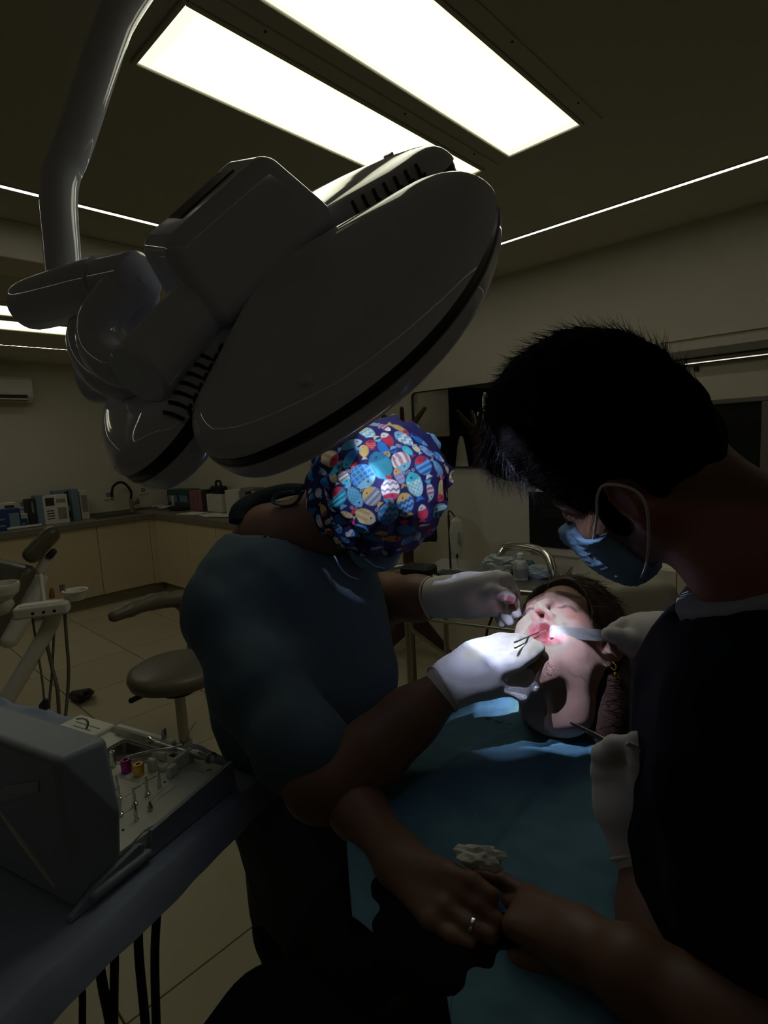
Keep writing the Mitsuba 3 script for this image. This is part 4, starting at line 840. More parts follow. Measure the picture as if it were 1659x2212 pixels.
# centre x, y, half length, half width, heading (degrees, y down), head colour, body colour, stripe colour, stripe kind, tail colour
FISH = [(750, 282, 85, 56, 205, GO, PT, LB, 'w', CRM), (945, 340, 78, 44, 232, W_, RE, RE, '', LB), (1095, 345, 90, 55, 215, LB, LB, W_, 'w', LB), (615, 410, 90, 50, -20, PT, TL, LB, 'g', LB),
        (790, 398, 46, 40, 250, RE, RE, (0.7, 0.2, 0.08), 's', RE), (915, 440, 82, 42, 58, GO, BL, BL, '', LB), (730, 470, 58, 38, 265, GO, GO, GO, '', CRM), (1130, 460, 52, 30, 225, TQ, TQ, TQ, '', RE),
        (1205, 447, 42, 27, 235, CRM, CRM, CRM, '', W_), (1285, 470, 64, 36, 225, LB, LB, (0.4, 0.35, 0.6), 's', RE), (1405, 525, 78, 42, 30, W_, BL, LB, 'w', LB), (415, 530, 108, 70, 30, RE, CRM, GO, 'l', RE),
        (605, 545, 88, 40, 125, TQ, BL, TQ, 'g', LB), (885, 595, 118, 90, 245, TL, (0.05, 0.30, 0.33), TL, '', LB), (1075, 550, 86, 80, 60, LB, W_, (0.5, 0.2, 0.2), 'l', BL), (1270, 600, 84, 70, 240, RE, BL, LB, 's', W_),
        (1395, 630, 76, 44, 55, LB, LB, LB, '', LB), (720, 700, 102, 95, 55, LB, BL, LB, 'x', RE), (460, 715, 50, 31, 245, CRM, CRM, CRM, '', CRM), (553, 713, 64, 45, 60, TQ, W_, (0.35, 0.3, 0.25), 's', RE),
        (375, 760, 52, 38, 240, BL, BL, BL, '', RE), (1060, 690, 74, 40, 245, GO, LB, (0.5, 0.15, 0.25), 's', GO), (975, 820, 86, 78, 85, RE, W_, (0.2, 0.1, 0.3), 'z', RE), (1205, 770, 104, 72, 250, TQ, PT, TQ, 'd', BL),
        (490, 885, 84, 82, 240, RE, TQ, (0.02, 0.1, 0.12), 's', LB), (650, 890, 96, 52, 60, LB, (0.08, 0.33, 0.38), LB, 'd', LB), (800, 880, 78, 72, 225, GO, GY, (0.2, 0.18, 0.16), 's', GO), (1115, 945, 86, 78, 250, GO, LB, (0.02, 0.05, 0.2), 'w', GO),
        (1340, 840, 74, 34, 80, PT, PT, RE, 's', TQ), (1435, 830, 102, 48, 95, RE, GO, CRM, 'l', RE), (955, 1050, 98, 90, 90, BL, LB, BL, 'w', LB), (735, 1070, 98, 64, 20, CRM, GO, CRM, 'l', RE),
        (1275, 1035, 74, 45, 260, W_, RE, RE, '', RE), (1425, 1020, 92, 62, 140, TQ, W_, TQ, 'l', BL), (385, 980, 80, 50, 60, W_, BL, LB, 's', LB), (560, 1060, 62, 30, 210, CRM, CRM, GO, 's', CRM), (475, 1130, 84, 60, 200, BL, BL, TL, 's', RE),
        (700, 1215, 92, 62, 30, LB, BL, LB, 'x', RE), (545, 1285, 36, 28, 200, CRM, W_, W_, '', W_), (605, 1275, 60, 38, 210, W_, LB, BL, 's', LB), (890, 1255, 76, 44, 10, GO, GO, GO, '', GO), (1130, 1215, 96, 58, 190, TL, TL, BL, 's', LB),
        (1320, 1170, 54, 28, 150, CRM, GO, GO, '', GO), (430, 1230, 76, 58, 60, TL, TL, LB, 's', LB), (290, 1030, 70, 52, 60, RE, GO, GO, '', GO), (345, 1260, 56, 58, 250, W_, RE, RE, '', RE), (165, 660, 90, 54, 260, BL, TL, BL, 's', BL),
        (305, 640, 66, 30, 20, W_, TL, LB, 's', LB), (240, 850, 58, 48, 240, GY, GY, W_, 'z', GY), (180, 890, 46, 40, 200, TQ, TL, TL, '', TL), (1020, 1345, 100, 36, 0, RE, GO, GO, '', GO), (1175, 1365, 92, 54, 160, LB, BL, LB, 'x', LB),
        (1310, 1350, 54, 34, 150, LB, LB, LB, '', LB), (810, 1330, 96, 32, 10, TL, TL, TL, '', TL), (525, 1345, 54, 34, 30, TQ, TL, TL, '', TL), (870, 1445, 76, 26, 10, LB, LB, W_, 's', LB), (1110, 1450, 82, 24, 180, W_, RE, RE, '', RE),
        (800, 200, 76, 30, 200, PT, GY, GY, '', GY), (920, 240, 62, 30, 30, W_, GY, RE, 's', GY), (1060, 262, 92, 28, 30, RE, GO, GO, '', GO), (1245, 375, 74, 28, 35, LB, BL, BL, '', BL), (1525, 870, 50, 44, 90, RE, W_, RE, 's', RE),
        (460, 640, 76, 40, 330, TL, TQ, TL, '', TL), (340, 860, 62, 38, 60, RE, LB, W_, 's', RE), (1110, 1130, 30, 24, 0, RE, RE, RE, '', RE), (1410, 1260, 36, 50, 90, RE, RE, RE, '', RE), (1475, 640, 40, 26, 60, CRM, CRM, CRM, '', CRM), (600, 1440, 70, 26, 20, GY, GY, GY, '', GY)]
BUB = [(580, 650), (608, 655), (633, 625), (1095, 652), (1120, 662), (1150, 648), (1187, 635), (710, 823), (613, 985), (650, 998), (990, 933), (1078, 1055), (1107, 1063), (845, 1003), (1393, 692), (1424, 705), (1330, 925), (1065, 413), (1040, 400), (525, 573), (497, 580), (755, 330), (625, 325)]
LAT = 480; ext = 0.262
gu, gv = np.meshgrid(np.linspace(-ext, ext, LAT), np.linspace(-ext, ext, LAT), indexing='ij')
U2 = np.stack([gu.ravel(), gv.ravel()], 1)
colr = np.tile(np.array((0.012, 0.010, 0.055)), (len(U2), 1))
def smth(d, w): return np.clip(0.5 - d / w, 0, 1)
def lay(c, mask): colr[:] = colr * (1 - mask[:, None]) + np.asarray(c) * mask[:, None]
fs = [f for f in FISH]
gF = np.random.default_rng(11)
fabric = []
for (cx, cy, a, b, ang, hc_, bc, sc_, kind, tc) in FISH:
    c = to_fabric(cx, cy); q = to_fabric(cx + math.cos(math.radians(ang)) * 12, cy + math.sin(math.radians(ang)) * 12)
    fabric.append((c, unit(q - c), a * 0.000183, b * 0.000183, hc_, bc, sc_, kind, tc))
for _ in range(400):                               # the same print goes on round the sides and the back
    t = gF.uniform(0, 2 * np.pi); rr = gF.uniform(0.10, 0.25); c = V(math.cos(t), math.sin(t)) * rr; a = gF.uniform(0.009, 0.018)
    if all(np.linalg.norm(c - f[0]) > (a + f[2]) * 0.92 for f in fabric):
        f = FISH[int(gF.integers(len(FISH)))]; th = gF.uniform(0, 6.28); fabric.append((c, V(math.cos(th), math.sin(th)), a, a * gF.uniform(0.5, 0.8), *f[5:]))
w = 0.0013
for (c, hd, a, b, hc_, bc, sc_, kind, tc) in fabric:
    near = np.abs(U2 - c).max(1) < a * 1.6
    P2 = U2[near] - c; s = P2 @ hd; t = P2 @ V(-hd[1], hd[0]); sub = colr[near]
    def put_(col_, m): sub[:] = sub * (1 - m[:, None]) + np.asarray(col_) * m[:, None]
    ts = -s - 0.92 * a; tail = np.maximum(np.abs(t) - (0.10 * a + 0.75 * ts), np.maximum(-ts, ts - 0.42 * a + 0.5 * np.maximum(0, 0.12 * a - np.abs(t))))
    put_(tc, smth(tail, w))
    ss = np.clip(s / a, -1, 1); prof = b * np.clip(1 - np.abs(ss) ** 2.2, 0, 1) ** 0.62
    bd = np.maximum(np.abs(t) - prof, np.abs(s) - a)
    put_((0.10, 0.10, 0.16), smth(bd - 0.0006, w)); put_(bc, smth(bd, w))
    k = 5.5 / a
    st = {'s': np.sin(s * k * 2.2), 'l': np.sin(t * k * 2.0 + 1), 'w': np.sin(s * k * 2.0 + 1.0 * np.sin(t * k * 2.2)), 'x': np.maximum(np.sin(s * k * 3), np.sin(t * k * 3)) - 0.8, 'z': np.sin(s * k * 2 + 2.2 * np.abs(np.sin(t * k))) - 0.5,
          'd': np.sin(s * k * 3) * np.sin(t * k * 3) - 0.35, 'g': s / a * 0.8 - 0.1}.get(kind)
    if st is not None: put_(sc_, smth(bd, w) * np.clip(st * 2.2 + 0.5, 0, 1) * 0.9)
    hm_ = smth(bd, w) * smth(0.30 * a - s + 0.25 * t * t / b, w); put_(hc_, hm_)
    ed = np.hypot(s - 0.58 * a, t - 0.12 * b); er_ = max(0.0009, 0.085 * a); put_((0.01, 0.01, 0.03), smth(ed - er_, w) * smth(bd, w))
    colr[near] = sub
for (bx, by) in BUB:
    c = to_fabric(bx, by); d = np.abs(np.linalg.norm(U2 - c, axis=1) - 0.0019) - 0.00045; lay((0.6, 0.62, 0.65), smth(d, 0.0009))
rr_ = np.hypot(gu, gv); TH, PHI = rr_ / 0.13, np.arctan2(gv, gu)
CP = DH + cap_r(TH, PHI)[..., None] * cap_dir(TH, PHI)
CP = CP + (0.0012 * nz(CP, 90, 2.0) + 0.0022 * nz(CP, 38, 5.0))[..., None] * cap_dir(TH, PHI)
i = np.arange(LAT * LAT).reshape(LAT, LAT); qd = np.stack([i[:-1, :-1], i[1:, :-1], i[1:, 1:], i[:-1, 1:]], -1).reshape(-1, 4)
qd = qd[(rr_.ravel()[qd] < 0.13 * 1.98).all(1)]
keep = np.unique(qd); re_ = -np.ones(LAT * LAT, int); re_[keep] = np.arange(len(keep)); qd = re_[qd]
cm = trimesh.Trimesh(CP.reshape(-1, 3)[keep], np.vstack([qd[:, [0, 1, 2]], qd[:, [0, 2, 3]]]), process=False)
mat('m_cap', None, 0.75, 0.2, tex=VC)
cap = obj('surgical_cap', cm, 'm_cap', den, True, color=colr[keep], label='dark blue cap printed with bright fish')
pr = np.linspace(0, 2 * np.pi, 60, endpoint=True)
edge = [DH + (cap_r(np.array(1.97), np.array(p)) + 0.000) * cap_dir(np.array(1.97), np.array(p)) for p in pr]
obj('hem', tube(edge, 0.003, 6, raw=True, caps=False), 'm_scrub_dark', cap, True)
obj('tie', tube([at(655, 1060, 1.0), at(640, 1085, 1.02), at(615, 1092, 1.04), at(590, 1085, 1.05), at(600, 1068, 1.05), at(635, 1062, 1.02)], 0.005, 8, flat=0.4), 'm_scrub', cap, True)
obj('mask_loop', tube([at(722, 1200, 0.95), at(735, 1225, 0.93), at(752, 1243, 0.915), at(775, 1252, 0.90)], 0.0015, 6), 'm_mask', den, True)
obj('mask_loop', tube([at(790, 1207, 0.90), at(808, 1222, 0.885), at(830, 1228, 0.88)], 0.0013, 6), 'm_mask', den, True)
# ================================================================ THE ASSISTANT
asi = thing('person', 'dark-haired assistant in navy scrubs seen from behind, head bowed, holding instruments in gloved hands', 'person')
RH = CAM + (V(-0.259, 0.666, 1.495) - CAM) * (0.635 / 0.662) + cam_vec(0.017, -0.010, 0)
RF = unit(cam_vec(-0.52, 0.49, 0.70)); RU = cam_vec(-0.655, -0.755, -0.03); RU = unit(RU - RF * (RU @ RF)); RX = np.cross(RF, RU)
RR_ = np.array([RX, RF, RU]); RS = 0.955
ln = lambda x, y, z: RH + RR_.T @ (V(x, y, z) * RS)
rn = [ln(0.0, -0.030, -0.04), at(1632, 1192, 0.565), at(1735, 1310, 0.555)]
def asi_skin(P):
    d = head_field((P - RH) @ RR_.T / RS, 0.0) * RS
    return smin(d, chain(P, rn, (0.060, 0.064, 0.075), 0.03), 0.035)
ah = relax(net(asi_skin, RH - 0.24, RH + V(0.24, 0.20, 0.19), 0.0038), 2)
arm_l = [(1390, 1838, 0.605, 0.0275), (1425, 2000, 0.55, 0.034), (1450, 2180, 0.50, 0.043), (1640, 2250, 0.455, 0.046), (1630, 1740, 0.458, 0.050), (1680, 1510, 0.52, 0.055), (1730, 1400, 0.555, 0.06)]
arm_r = [(1710, 1380, 0.56, 0.055), (1610, 1440, 0.68, 0.048), (1545, 1405, 0.82, 0.040), (1490, 1387, 0.862, 0.032)]
al, ar = arm_mesh(arm_l), arm_mesh(arm_r)
am = trimesh.util.concatenate([ah, al, ar]); qv = (ah.vertices - RH) @ RR_.T / RS
stub = 1 - smooth01(0.0, 0.012, sd_ell(qv, (0, 0.075, -0.10), (0.07, 0.06, 0.06)))
obj('body', am, 'm_skin', asi, True, color=np.vstack([paint(ah.vertices, SHADED_SKIN, [(0.6 * stub, (0.10, 0.06, 0.04)), (0.6 * smooth01(0.065, 0.08, np.abs(qv[:, 0])), (0.42, 0.15, 0.10))]), paint(al.vertices, SHADED_SKIN, []), paint(ar.vertices, SHADED_SKIN, [])]))
def asi_hair(P, grow=0.0):
    Q = (P - RH) @ RR_.T / RS; y, z = Q[..., 1], Q[..., 2]
    d = sd_ell(Q, (0, -0.006, 0.058), (0.085, 0.107, 0.124)) 
    d = smin(d, sd_ell(Q, (0, 0.026, 0.105), (0.064, 0.080, 0.076)), 0.03)
    d = smin(d, sd_ell(Q, (-0.005, 0.098, 0.105), (0.045, 0.030, 0.036)), 0.025)       # the quiff over the forehead
    d = smin(d, sd_ell(Q, (0, -0.038, -0.002), (0.075, 0.070, 0.076)), 0.03)
    d = smin(d, sd_ell(Q * V(-1, 1, 1), (0.068, 0.022, -0.020), (0.012, 0.014, 0.035)), 0.01)
    d = d + 0.0022 * nz(P, 120, 1.0) + 0.003 * nz(P, 48, 2.0)
    cut = sd_ell(Q, (0, 0.105, -0.005), (0.080, 0.070, 0.076)); cut = smin(cut, sd_ell(Q, (0, 0.06, -0.13), (0.10, 0.085, 0.09)), 0.02)
    cut = smin(cut, sd_ell(Q * V(-1, 1, 1), (0.095, -0.012, -0.012), (0.034, 0.024, 0.034)), 0.01)
    return smax(d, -cut, 0.010) * RS
ahr = net(asi_hair, RH - 0.20, RH + 0.22, 0.0042)
obj('hair', ahr, 'm_hair', asi, True)
hq = (ahr.vertices - RH) @ RR_.T / RS; hn = ahr.vertex_normals
sel = np.where((hq[:, 2] > 0.03) & (hn @ RU > -0.3))[0]
swirl = unit(RF * 0.9 + RU * 0.35)
tang = swirl - hn[sel] * (hn[sel] @ swirl)[:, None]; tang /= np.linalg.norm(tang, axis=1, keepdims=True) + 1e-9
obj('hair_strands', strands(3800, ahr.vertices[sel], tang * 0.9 + hn[sel] * 0.30, 0.020, 0.00032, 5, curl=0.3), 'm_hair', asi, kind='stuff')
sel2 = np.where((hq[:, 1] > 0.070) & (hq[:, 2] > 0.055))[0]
mat('m_hair_lit', (0.26, 0.26, 0.28), 0.4, 0.5)  # pale copy of the black hair, lamplight painted into the strands
obj('forelock_strands', strands(1000, ahr.vertices[sel2], unit(RF * 0.4 - RU * 0.7) + hn[sel2] * 0.22, 0.028, 0.00024, 6, bend=None, curl=0.25), 'm_hair_lit', asi, kind='stuff')
# mask and loops
obj('face_mask', relax(net(lambda P: mask_field(P, RH, RR_, RS, 0.042), RH - 0.20, RH + 0.20, 0.0034), 2), 'm_mask', asi, True, label='pleated pale blue face mask')
obj('mask_loop', tube([ln(-0.066, 0.060, -0.035), ln(-0.080, 0.028, -0.008), ln(-0.084, 0.008, 0.012), ln(-0.090, -0.010, 0.018), ln(-0.094, -0.030, 0.0), ln(-0.092, -0.028, -0.022), ln(-0.084, -0.004, -0.055), ln(-0.070, 0.030, -0.090), ln(-0.055, 0.055, -0.108)], 0.0016, 8), 'm_cuff', asi, True)
# undershirt, navy scrubs
mat('m_shirt', (0.36, 0.36, 0.37), 0.8, 0.15)
mat('m_navy_scrub', (0.0065, 0.0075, 0.016), 0.8, 0.12)
def shirt(P):
    d = chain(P, [at(1662, 1255, 0.565), at(1740, 1385, 0.56)], (0.092, 0.120), 0.03) + 0.002 * nz(P, 50)
    return smax(smax(d, -chain(P, rn[1:], (0.064, 0.072), 0.02), 0.006), -((P - at(1588, 1264, 0.565)) @ unit(at(1690, 1390, 0.56) - at(1618, 1262, 0.565))), 0.006)
c0 = at(1640, 1310, 0.56)
obj('undershirt', net(shirt, c0 - 0.24, c0 + 0.24, 0.006), 'm_shirt', asi, True)
def scrub(P):
    q = [(1640, 1505, 0.60, 0.100), (1720, 1560, 0.56, 0.150), (1790, 1900, 0.54, 0.170), (1830, 2300, 0.54, 0.160)]
    d = chain(P, pts(*q), rad(*q), 0.05)
    u = [(1672, 1492, 0.52, 0.085), (1632, 1585, 0.475, 0.073), (1620, 1720, 0.455, 0.0690), (1665, 1920, 0.45, 0.066), (1690, 2130, 0.45, 0.064)]
    d = smin(d, chain(P, pts(*u), rad(*u), 0.03), 0.03)
    r = [(1605, 1432, 0.66, 0.070), (1552, 1410, 0.71, 0.054), (1520, 1400, 0.78, 0.050)]
    d = smin(d, chain(P, pts(*r), rad(*r), 0.03), 0.03)
    d = smin(d, sd_cap(P, at(1500, 1560, 0.62), at(1500, 1750, 0.60), 0.035, 0.03), 0.05)
    d = d + 0.004 * nz(P, 34, 4.0) + 0.002 * nz(P, 80, 2.0)
    return smax(d, -chain(P, [at(1640, 1240, 0.565), at(1700, 1330, 0.56)], (0.085, 0.10), 0.02), 0.012)
lo, hi = bounds([[(1620, 1450, 0.66, 0.10), (1830, 2300, 0.54, 0.18), (1720, 1560, 0.56, 0.16), (1572, 1740, 0.455, 0.08), (1520, 1400, 0.78, 0.06), (1650, 2130, 0.45, 0.07)]], 0.01)
obj('scrubs', net(scrub, lo, hi, 0.0075), 'm_navy_scrub', asi, True)
hipc = at(1830, 2300, 0.54)
def atrous(P):
    d = None
    for dx in (-0.10, 0.10):
        a = hipc + V(0.7, 0.7, 0) * dx; b = V(a[0] + 0.05, a[1] + 0.0, 0.08); e = sd_cap(P, a, b, 0.11, 0.075); d = e if d is None else smin(d, e, 0.03)
    return d + 0.005 * nz(P, 22)
obj('trousers', net(atrous, V(hipc[0] - 0.28, hipc[1] - 0.28, 0.0), V(hipc[0] + 0.34, hipc[1] + 0.3, hipc[2] + 0.14), 0.014), 'm_navy_scrub', asi, True)
for dx in (-0.10, 0.10):
    a = hipc + V(0.7, 0.7, 0) * dx; c = V(a[0] + 0.05, a[1], 0.0); fd = unit(V(-0.8, 0.35, 0))
    obj('shoe', hull([(c + fd * -0.05 + V(0, 0, 0.04), 0.036), (c + fd * 0.10 + V(0, 0, 0.028), 0.026), (c + fd * 0.15 + V(0, 0, 0.024), 0.022), (c + V(0, 0, 0.06), 0.04)], 2), 'm_dark', asi, True)
# gloves
glove([[(1500, 1387, 0.860, 0.036), (1425, 1372, 0.885, 0.0365), (1388, 1360, 0.895, 0.027)], [(1490, 1395, 0.860, 0.034), (1430, 1385, 0.880, 0.033), (1392, 1382, 0.885, 0.025)]],
      [[(1388, 1347, 0.900, 0.0165), (1350, 1350, 0.905, 0.0125), (1330, 1358, 0.905, 0.0105), (1316, 1366, 0.903, 0.0092)],
       [(1400, 1392, 0.880, 0.0190), (1362, 1383, 0.880, 0.0150), (1332, 1374, 0.883, 0.0130), (1313, 1370, 0.885, 0.0108)],
       [(1392, 1362, 0.920, 0.015), (1356, 1378, 0.930, 0.0115), (1348, 1396, 0.920, 0.010), (1365, 1402, 0.910, 0.009)],
       [(1402, 1380, 0.915, 0.015), (1368, 1396, 0.920, 0.0115), (1366, 1408, 0.910, 0.010), (1385, 1412, 0.900, 0.009)],
       [(1410, 1395, 0.905, 0.014), (1384, 1408, 0.910, 0.010), (1384, 1415, 0.900, 0.009), (1400, 1417, 0.890, 0.008)]],
      [(1515, 1392, 0.850, 0.040), (1498, 1388, 0.860, 0.037), (1470, 1380, 0.870, 0.0355)], 'glove', asi)
glove([[(1388, 1822, 0.605, 0.0285), (1350, 1742, 0.612, 0.032), (1322, 1672, 0.62, 0.023)], [(1392, 1810, 0.60, 0.028), (1388, 1735, 0.605, 0.030), (1392, 1670, 0.61, 0.026)]],
      [[(1316, 1665, 0.62, 0.0165), (1304, 1632, 0.617, 0.0128), (1326, 1610, 0.608, 0.0110), (1352, 1606, 0.60, 0.0095)],
       [(1398, 1690, 0.592, 0.0180), (1386, 1645, 0.588, 0.0140), (1379, 1616, 0.588, 0.0120), (1374, 1600, 0.59, 0.0102)],
       [(1326, 1672, 0.635, 0.0155), (1322, 1640, 0.632, 0.0115), (1345, 1632, 0.622, 0.010), (1366, 1648, 0.618, 0.009)],
       [(1345, 1680, 0.645, 0.015), (1348, 1650, 0.645, 0.011), (1372, 1652, 0.635, 0.010), (1386, 1668, 0.63, 0.009)],
       [(1365, 1690, 0.65, 0.014), (1375, 1665, 0.65, 0.010), (1395, 1672, 0.64, 0.009), (1402, 1685, 0.635, 0.008)]],
      [(1390, 1850, 0.597, 0.0315), (1388, 1825, 0.604, 0.030), (1380, 1790, 0.61, 0.0305)], 'glove', asi)

# ================================================================ INSTRUMENTS IN THE HANDS
ra, rb_ = at(1194, 1364, 0.892), at(1345, 1377, 0.884); rz = unit(rb_ - ra); rnv = unit(cam_vec(0, -0.25, -1)); rnv = unit(rnv - rz * (rnv @ rz)); ry = np.cross(rz, rnv)
rt = thing('cheek_retractor', 'flat steel retractor holding the patient\'s cheek back', 'retractor')
obj('blade', put(cbox((np.linalg.norm(rb_ - ra), 0.0195, 0.0016), 0.0006, (np.linalg.norm(rb_ - ra) / 2, 0, 0)), frame(ra, x=rz, z=rnv)), 'm_brushed', rt)
obj('tip', put(cbox((0.0016, 0.0195, 0.020), 0.0006, (0.0, 0, -0.010)), frame(ra, x=rz, z=rnv)), 'm_brushed', rt)
def tweezer(a, b, spread, key, label, cat_, m):
    t = thing(key, label, cat_)
    d = unit(b - a); s = unit(np.cross(d, FWD))
    for k in (-1, 1): obj('arm', tube([a + s * k * 0.0007, a + d * 0.03 + s * k * spread * 0.7, b + s * k * spread], [0.0006, 0.0012, 0.0018], 8, 6, flat=0.6), m, t, True)
    return t
tw = tweezer(at(1181, 1362, 0.900), at(1112, 1394, 0.815), 0.0042, 'needle_holder', 'slim steel tweezers in the dentist\'s lit hand, tips in the mouth', 'tweezers', 'm_steel')
one('suture_thread', tube([at(1113, 1306, 0.995), at(1124, 1325, 0.985), at(1141, 1342, 0.965), at(1155, 1360, 0.95), at(1170, 1371, 0.94)], 0.00035, 5, 8), 'm_paper', 'fine suture thread running from the upper glove into the mouth', 'thread')
na, nb = at(1232, 1561, 0.70), at(1352, 1620, 0.605); nd = unit(nb - na); ns = unit(np.cross(nd, FWD))
nh = thing('surgical_scissors', 'long steel surgical scissors held low in the assistant\'s glove, pointing at the neck', 'scissors')
for k in (-1, 1):
    obj('jaw', tube([na + ns * k * 0.0006, na + nd * 0.04 + ns * k * 0.0016, na + nd * 0.075], [0.0007, 0.0016, 0.0024], 8, 5), 'm_steel', nh, True)
    e = nb + nd * 0.05 + ns * k * 0.012
    obj('shank', tube([na + nd * 0.075, nb + ns * k * 0.002, e], [0.0024, 0.0022, 0.0018], 8, 5), 'm_steel', nh, True)
    M = zframe(e + nd * 0.010, np.cross(nd, ns))
    obj('ring', tube([(M @ np.array([0.011 * math.cos(t), 0.011 * math.sin(t), 0, 1]))[:3] for t in np.linspace(0, 2 * np.pi, 29)], 0.0017, 8, raw=True, caps=False), 'm_steel', nh, True)
obj('pivot', cyl(na + nd * 0.073 - FWD * 0.003, na + nd * 0.073 + FWD * 0.003, 0.0028, 12), 'm_steel', nh)
obj('ratchet', tube([at(1353, 1607, 0.582), at(1372, 1614, 0.578), at(1396, 1626, 0.572)], 0.0022, 8), 'm_steel', nh, True)
# ================================================================ THE INSTRUMENT TABLE
TA, TB = V(-0.318, 0.948, 0), V(-0.951, -0.309, 0); TA, TB = unit(TA), unit(TB - TA * (TA @ TB))   # along its near edge (away), and along its far edge (left)
TC = V(-0.790, 0.525, 0.0)                        # its far right corner
def tb(a, b, z): return TC - TA * a + TB * b + V(0, 0, z)      # a: towards the camera from the corner, b: to the left
TM = lambda z: frame(tb(0, 0, z), x=TB, y=-TA)    # local x = b, y = a, z up
tbl = thing('instrument_table', 'dental instrument tray table covered with pale paper at the lower left', 'instrument table')
ftp = sbox(0, 0, 0.95, 0.62).buffer(-0.05).buffer(0.05, 12)
def table_ring(inset, z): return put(trimesh.PointCloud(np.c_[[ftp.buffer(-inset).exterior.interpolate(s, normalized=True).coords[0] for s in np.linspace(0, 1, 121)[:-1]], np.full(120, z)]), TM(0)).vertices
tray = loft([table_ring(0.060, 0.934), table_ring(0.040, 0.938), table_ring(0.014, 0.966), table_ring(0.010, 0.972), table_ring(0.012, 0.982)]); 
if tray.volume < 0: tray.invert()
obj('tray', tray, 'm_unit', tbl, 35)
obj('underside_knob', put(lathe([(0, 0), (0.05, 0), (0.062, 0.03), (0.06, 0.085), (0.045, 0.09), (0, 0.09)], 24), frame(tb(0.16, 0.16, 0.838), x=TB, z=V(0, 0, 1))), 'm_black', tbl, 35)
obj('support_arm', tube([tb(0.40, 0.55, 0.93), tb(0.45, 0.60, 0.84), tb(0.75, 0.80, 0.76), tb(1.0, 1.0, 0.70)], 0.035, 16), 'm_unit', tbl, True)
obj('support_post', cyl(tb(1.0, 1.0, 0.0), tb(1.0, 1.0, 0.72), 0.05, 20, 0.01), 'm_unit', tbl, 30)
# paper cover
n, m = 100, 80
bb, aa = np.meshgrid(np.linspace(-0.012, 0.97, n), np.linspace(-0.012, 0.64, m), indexing='ij')
z = np.full(bb.shape, 0.9845)
P = TC + bb[..., None] * TB - aa[..., None] * TA
edge = np.minimum(np.minimum(bb, aa), 0.60 - aa)
cr = np.hypot(np.maximum(0.05 - bb, 0), np.maximum(0.05 - aa, 0))
P = P + (np.maximum(cr - 0.062, 0) * 0.75)[..., None] * unit(TB - TA)
z += 0.004 * np.abs(nz(P, 17, 3.0)) + 0.0025 * nz(P, 45, 1.0) + (0.022 * np.exp(-((aa - 0.05 - 0.10 * bb) / 0.03) ** 2) * smooth01(0.10, 0.30, bb)) * (0.6 + 0.4 * np.sin(bb * 23)) + 0.012 * np.exp(-((aa + 0.01) / 0.03) ** 2) * smooth01(0.05, 0.2, bb) * (0.5 + 0.5 * np.sin(bb * 41))
z += 0.008 * np.exp(-((bb - 0.11 - 0.35 * aa) / 0.016) ** 2) * smooth01(0.0, 0.05, aa) * (1 - smooth01(0.10, 0.16, aa))
kit_flat = smooth01(-0.005, 0.02, np.minimum(np.minimum(aa - 0.075, 0.42 - aa), np.minimum(bb - 0.015, 0.72 - bb)))
z = z * (1 - kit_flat) + 0.9846 * kit_flat
hang = np.maximum(0.008 - edge, 0); z -= 1.6 * hang + 10 * hang ** 2
P[..., 2] = z
mat('m_drape_paper', (0.27, 0.31, 0.40), 0.85, 0.15)
cov = sheet(P, 0.0008)
if cov.vertex_normals[:n * m, 2].mean() < 0: cov.invert()
one('paper_cover', cov, 'm_drape_paper', 'pale blue-grey paper sheet covering the instrument table, wrinkled along its far edge', 'paper cover', smooth=True)
# five black hoses below
hs = [(350, 1850, 335, 2040, 338, 2230, 0.0066), (298, 1940, 300, 2060, 315, 2230, 0.0066), (248, 2010, 247, 2100, 246, 2230, 0.0060), (208, 2040, 222, 2130, 240, 2230, 0.0066), (172, 2080, 178, 2150, 178, 2230, 0.0044), (70, 2150, 72, 2190, 74, 2230, 0.0077)]
for i, (x0, y0, x1, y1, x2, y2, r) in enumerate(hs):
    dpt = (at(x0, y0, 1) - CAM); s = 0.86 - 0.035 * i
    p0 = at(x0, y0 - 60, s); 
    p0[2] = max(p0[2], 0.93)
    one('handpiece_hose', tube([p0, at(x0, y0, s), at(x1, y1, s), at(x2, y2, s), at(x2 + 4, y2 + 160, s + 0.01), at(x2 + 30, y2 + 330, s + 0.04)], r, 12, 8), 'm_black',
        ['black hose hanging under the table, rightmost of the row', 'black hose under the table, second from the right', 'black hose under the table, third from the right', 'black hose under the table, crossing behind its neighbour', 'thin black hose under the table, second from the left', 'thick black hose at the lower left corner'][i], 'hose', 'hoses under the instrument table', smooth=True)
# ---------------------------------------------------------------- the implant kit
mat('m_kit', (0.60, 0.60, 0.50), 0.4, 0.4)
kit = thing('implant_kit', 'open grey and white implant drill cassette with its lid standing at the left', 'instrument kit')
ZK = 0.987; KA, KB = unit(V(-0.272, 0.962, 0)), unit(V(-0.962, -0.272, 0))
KC = on(501, 1642, 2, ZK + 0.048)                  # its far right top corner
KO = V(KC[0], KC[1], 0)
KM = frame(KO, x=KB, y=-KA)                        # local x: left, y: towards us, z up
KL, KW, KH = 0.42, 0.228, 0.048
def kp(x, y, z): return (KM @ np.array([x, y, ZK + z, 1]))[:3]
def kput(mesh): return put(mesh, KM)
side = Polygon([(0, 0), (0.003, KH), (KW - 0.062, KH - 0.012), (KW - 0.056, 0.0)])
def wall_y(poly, x0, x1):                          # polygon in (y, z), extruded along x
    m = prism(poly, x0, x1); M = np.eye(4); M[:3, :3] = np.array([[0, 0, 1], [1, 0, 0], [0, 1, 0]]); m = put(m, M); m.apply_translation((0, 0, ZK)); return m
